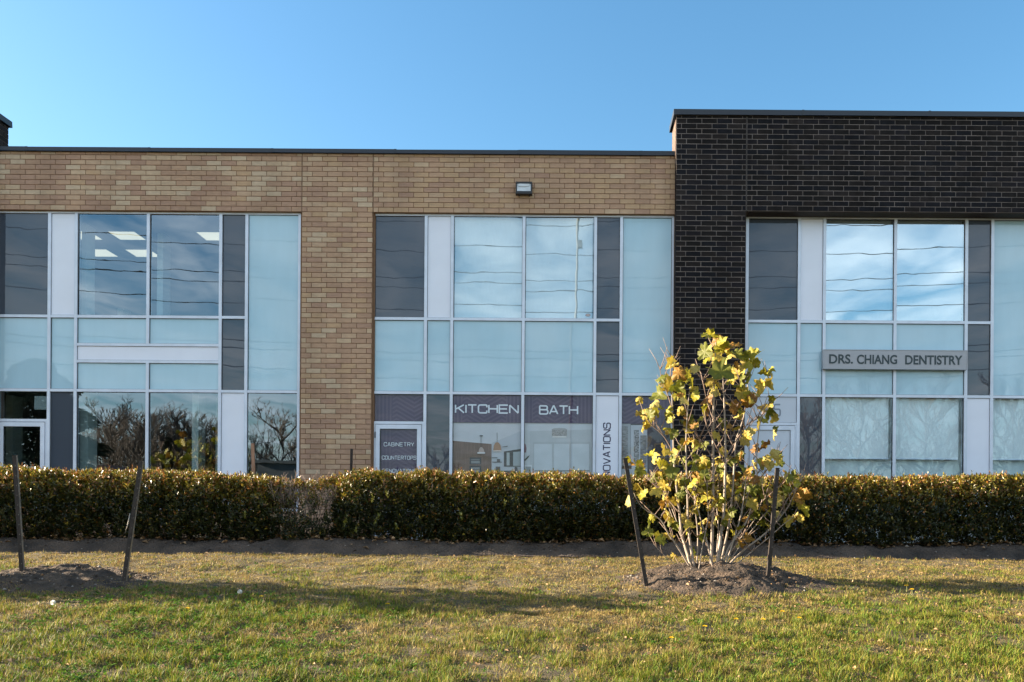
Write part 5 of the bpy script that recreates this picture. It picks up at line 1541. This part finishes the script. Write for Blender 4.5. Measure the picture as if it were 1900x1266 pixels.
for (px, L_, h, k, lab) in ((205, 58, 9.6, 0, 'leafless tree just right of the dark conifer mirrored in the lower left window'), (245, 62, 9.8, 1, 'leafless tree above the red roof mirrored in the lower left window'),
                            (265, 57, 9.0, 1, 'leafless tree with its trunk beside the red roof in the mirrored tree line'), (195, 63, 9.9, 2, 'leafless tree touching the dark conifer in the mirrored tree line'), (345, 59, 8.8, 2, 'leafless tree between the spruce and the pale column in the mirrored tree line'), (285, 60, 9.4, 2, 'leafless tree left of the small spruce in the mirrored tree line'), (330, 64, 9.6, 0, 'leafless tree right of the small spruce in the mirrored tree line'),
                            (365, 60, 9.0, 1, 'leafless tree behind the pale column in the mirrored tree line'), (405, 58, 8.4, 2, 'leafless tree at the right end of the mirrored tree line'),
                            (530, 62, 9.3, 1, 'lone leafless tree above the flat dark roof mirrored beside the tan pier'), (225, 66, 9.5, 2, 'leafless tree behind the red roof gable in the mirrored tree line'), (310, 68, 9.2, 1, 'leafless tree behind the small spruce in the mirrored tree line'), (385, 66, 8.8, 0, 'leafless tree just right of the pale column in the mirrored tree line'), (478, 66, 7.6, 0, 'small leafless tree mirrored beside the wooden stake'),
                            (812, 70, 7.6, 2, 'leafless tree mirrored in the slate panel beside the lettered door'),
                            (1600, 30, 9.6, 1, 'large leafless tree mirrored in the lower window under DRS. CHIANG'), (1720, 33, 10.2, 0, 'large leafless tree mirrored in the lower window under DENTISTRY'),
                            (1880, 31, 10.0, 2, 'large leafless tree mirrored in the lower window at the right edge'), (1500, 36, 9.4, 2, 'leafless tree mirrored in the slate panel beside the white door')):
    place_bare(px, L_, h, k, lab)
def conifer(px, L_, h, rad, n, seed, label):
    r = np.random.default_rng(seed)
    x = MIR(px, 900, L_).x
    o = empty('conifer', (x, -L_, -1.35), label, 'tree', 'conifers across the street')
    t = r.random(n) ** .8; a = r.uniform(0, 6.28, n)
    rr_ = rad * (1 - t) ** .6 * r.random(n) ** .4 * (0.8 + 0.35 * np.sin(a * 3 + t * 40))
    pos = np.stack([x + rr_ * np.cos(a), -L_ + rr_ * np.sin(a), -1.35 + .5 + t * (h - .5)], 1)
    dr = np.stack([np.cos(a), np.sin(a), r.uniform(-.5, .25, n)], 1)
    V, T = leaves(pos, dr, np.repeat([[0, 0, 1.]], n, 0) + r.normal(0, .3, (n, 3)), r.uniform(.25, .5, n) * (1 if rad > 3 else .55), r.uniform(.10, .2, n) * (1 if rad > 3 else .5), .1, .2)
    C = np.array([[.020, .034, .014]]) * r.uniform(.5, 1.6, (n, 1))
    big_mesh('crown', V, T, np.repeat(C, 4, 0), M['fir'], o)
    MB().tube([(x, -L_, -1.35), (x, -L_, -1.35 + h * .95)], [.22, .03], 7).build('trunk', M['dbark'], o)
conifer(66, 44, 13.5, 6.2, 34000, 1, 'big dark conifer mirrored in the left door and window')
conifer(302, 57, 9.4, 1.1, 2600, 2, 'small pointed spruce in the mirrored tree line of the lower left window')
conifer(350, 50, 6.4, 1.2, 1500, 3, 'low evergreen left of the pale column in the mirrored tree line')
hx = MIR(212, 900, 40).x
hs = empty('house', (hx, -44, -1.35), 'house with red shingle roof mirrored at the foot of the lower left window', 'house')
rz = MIR(196, 853, 40).z
MB().box(hx - 4.5, hx + 4.5, -50, -40, -1.35, rz - 2.2).build('wall', M['housewall'], hs)
m = MB(); e, xr = .5, hx - .9
m.poly([(hx - 5, -39.5, rz - 2.4), (hx + 5, -39.5, rz - 2.4), (xr, -39.5, rz)]); m.poly([(hx - 5, -50.5, rz - 2.4), (xr, -50.5, rz), (hx + 5, -50.5, rz - 2.4)])
m.poly([(hx - 5, -39.5, rz - 2.4), (xr, -39.5, rz), (xr, -50.5, rz), (hx - 5, -50.5, rz - 2.4)]); m.poly([(hx + 5, -39.5, rz - 2.4), (hx + 5, -50.5, rz - 2.4), (xr, -50.5, rz), (xr, -39.5, rz)])
m.build('roof', M['roof_red'], hs)
a, b = MIR(480, 858, 55), MIR(620, 858, 55)
fb = empty('flat_roofed_building', ((a.x + b.x) / 2, -60, -1.35), 'low dark flat-roofed building mirrored beside the tan brick pier', 'building')
MB().box(a.x, b.x, -68, -55, -1.35, a.z - .25).build('wall', M['far_wall'], fb)
MB().box(a.x - .2, b.x + .2, -68.2, -54.8, a.z - .25, a.z).build('roof', M['far_wall'], fb)
MB().box(a.x + 3.6, b.x - .1, -55.08, -54.99, -1.0, a.z - .9).build('door', M['black'], fb)
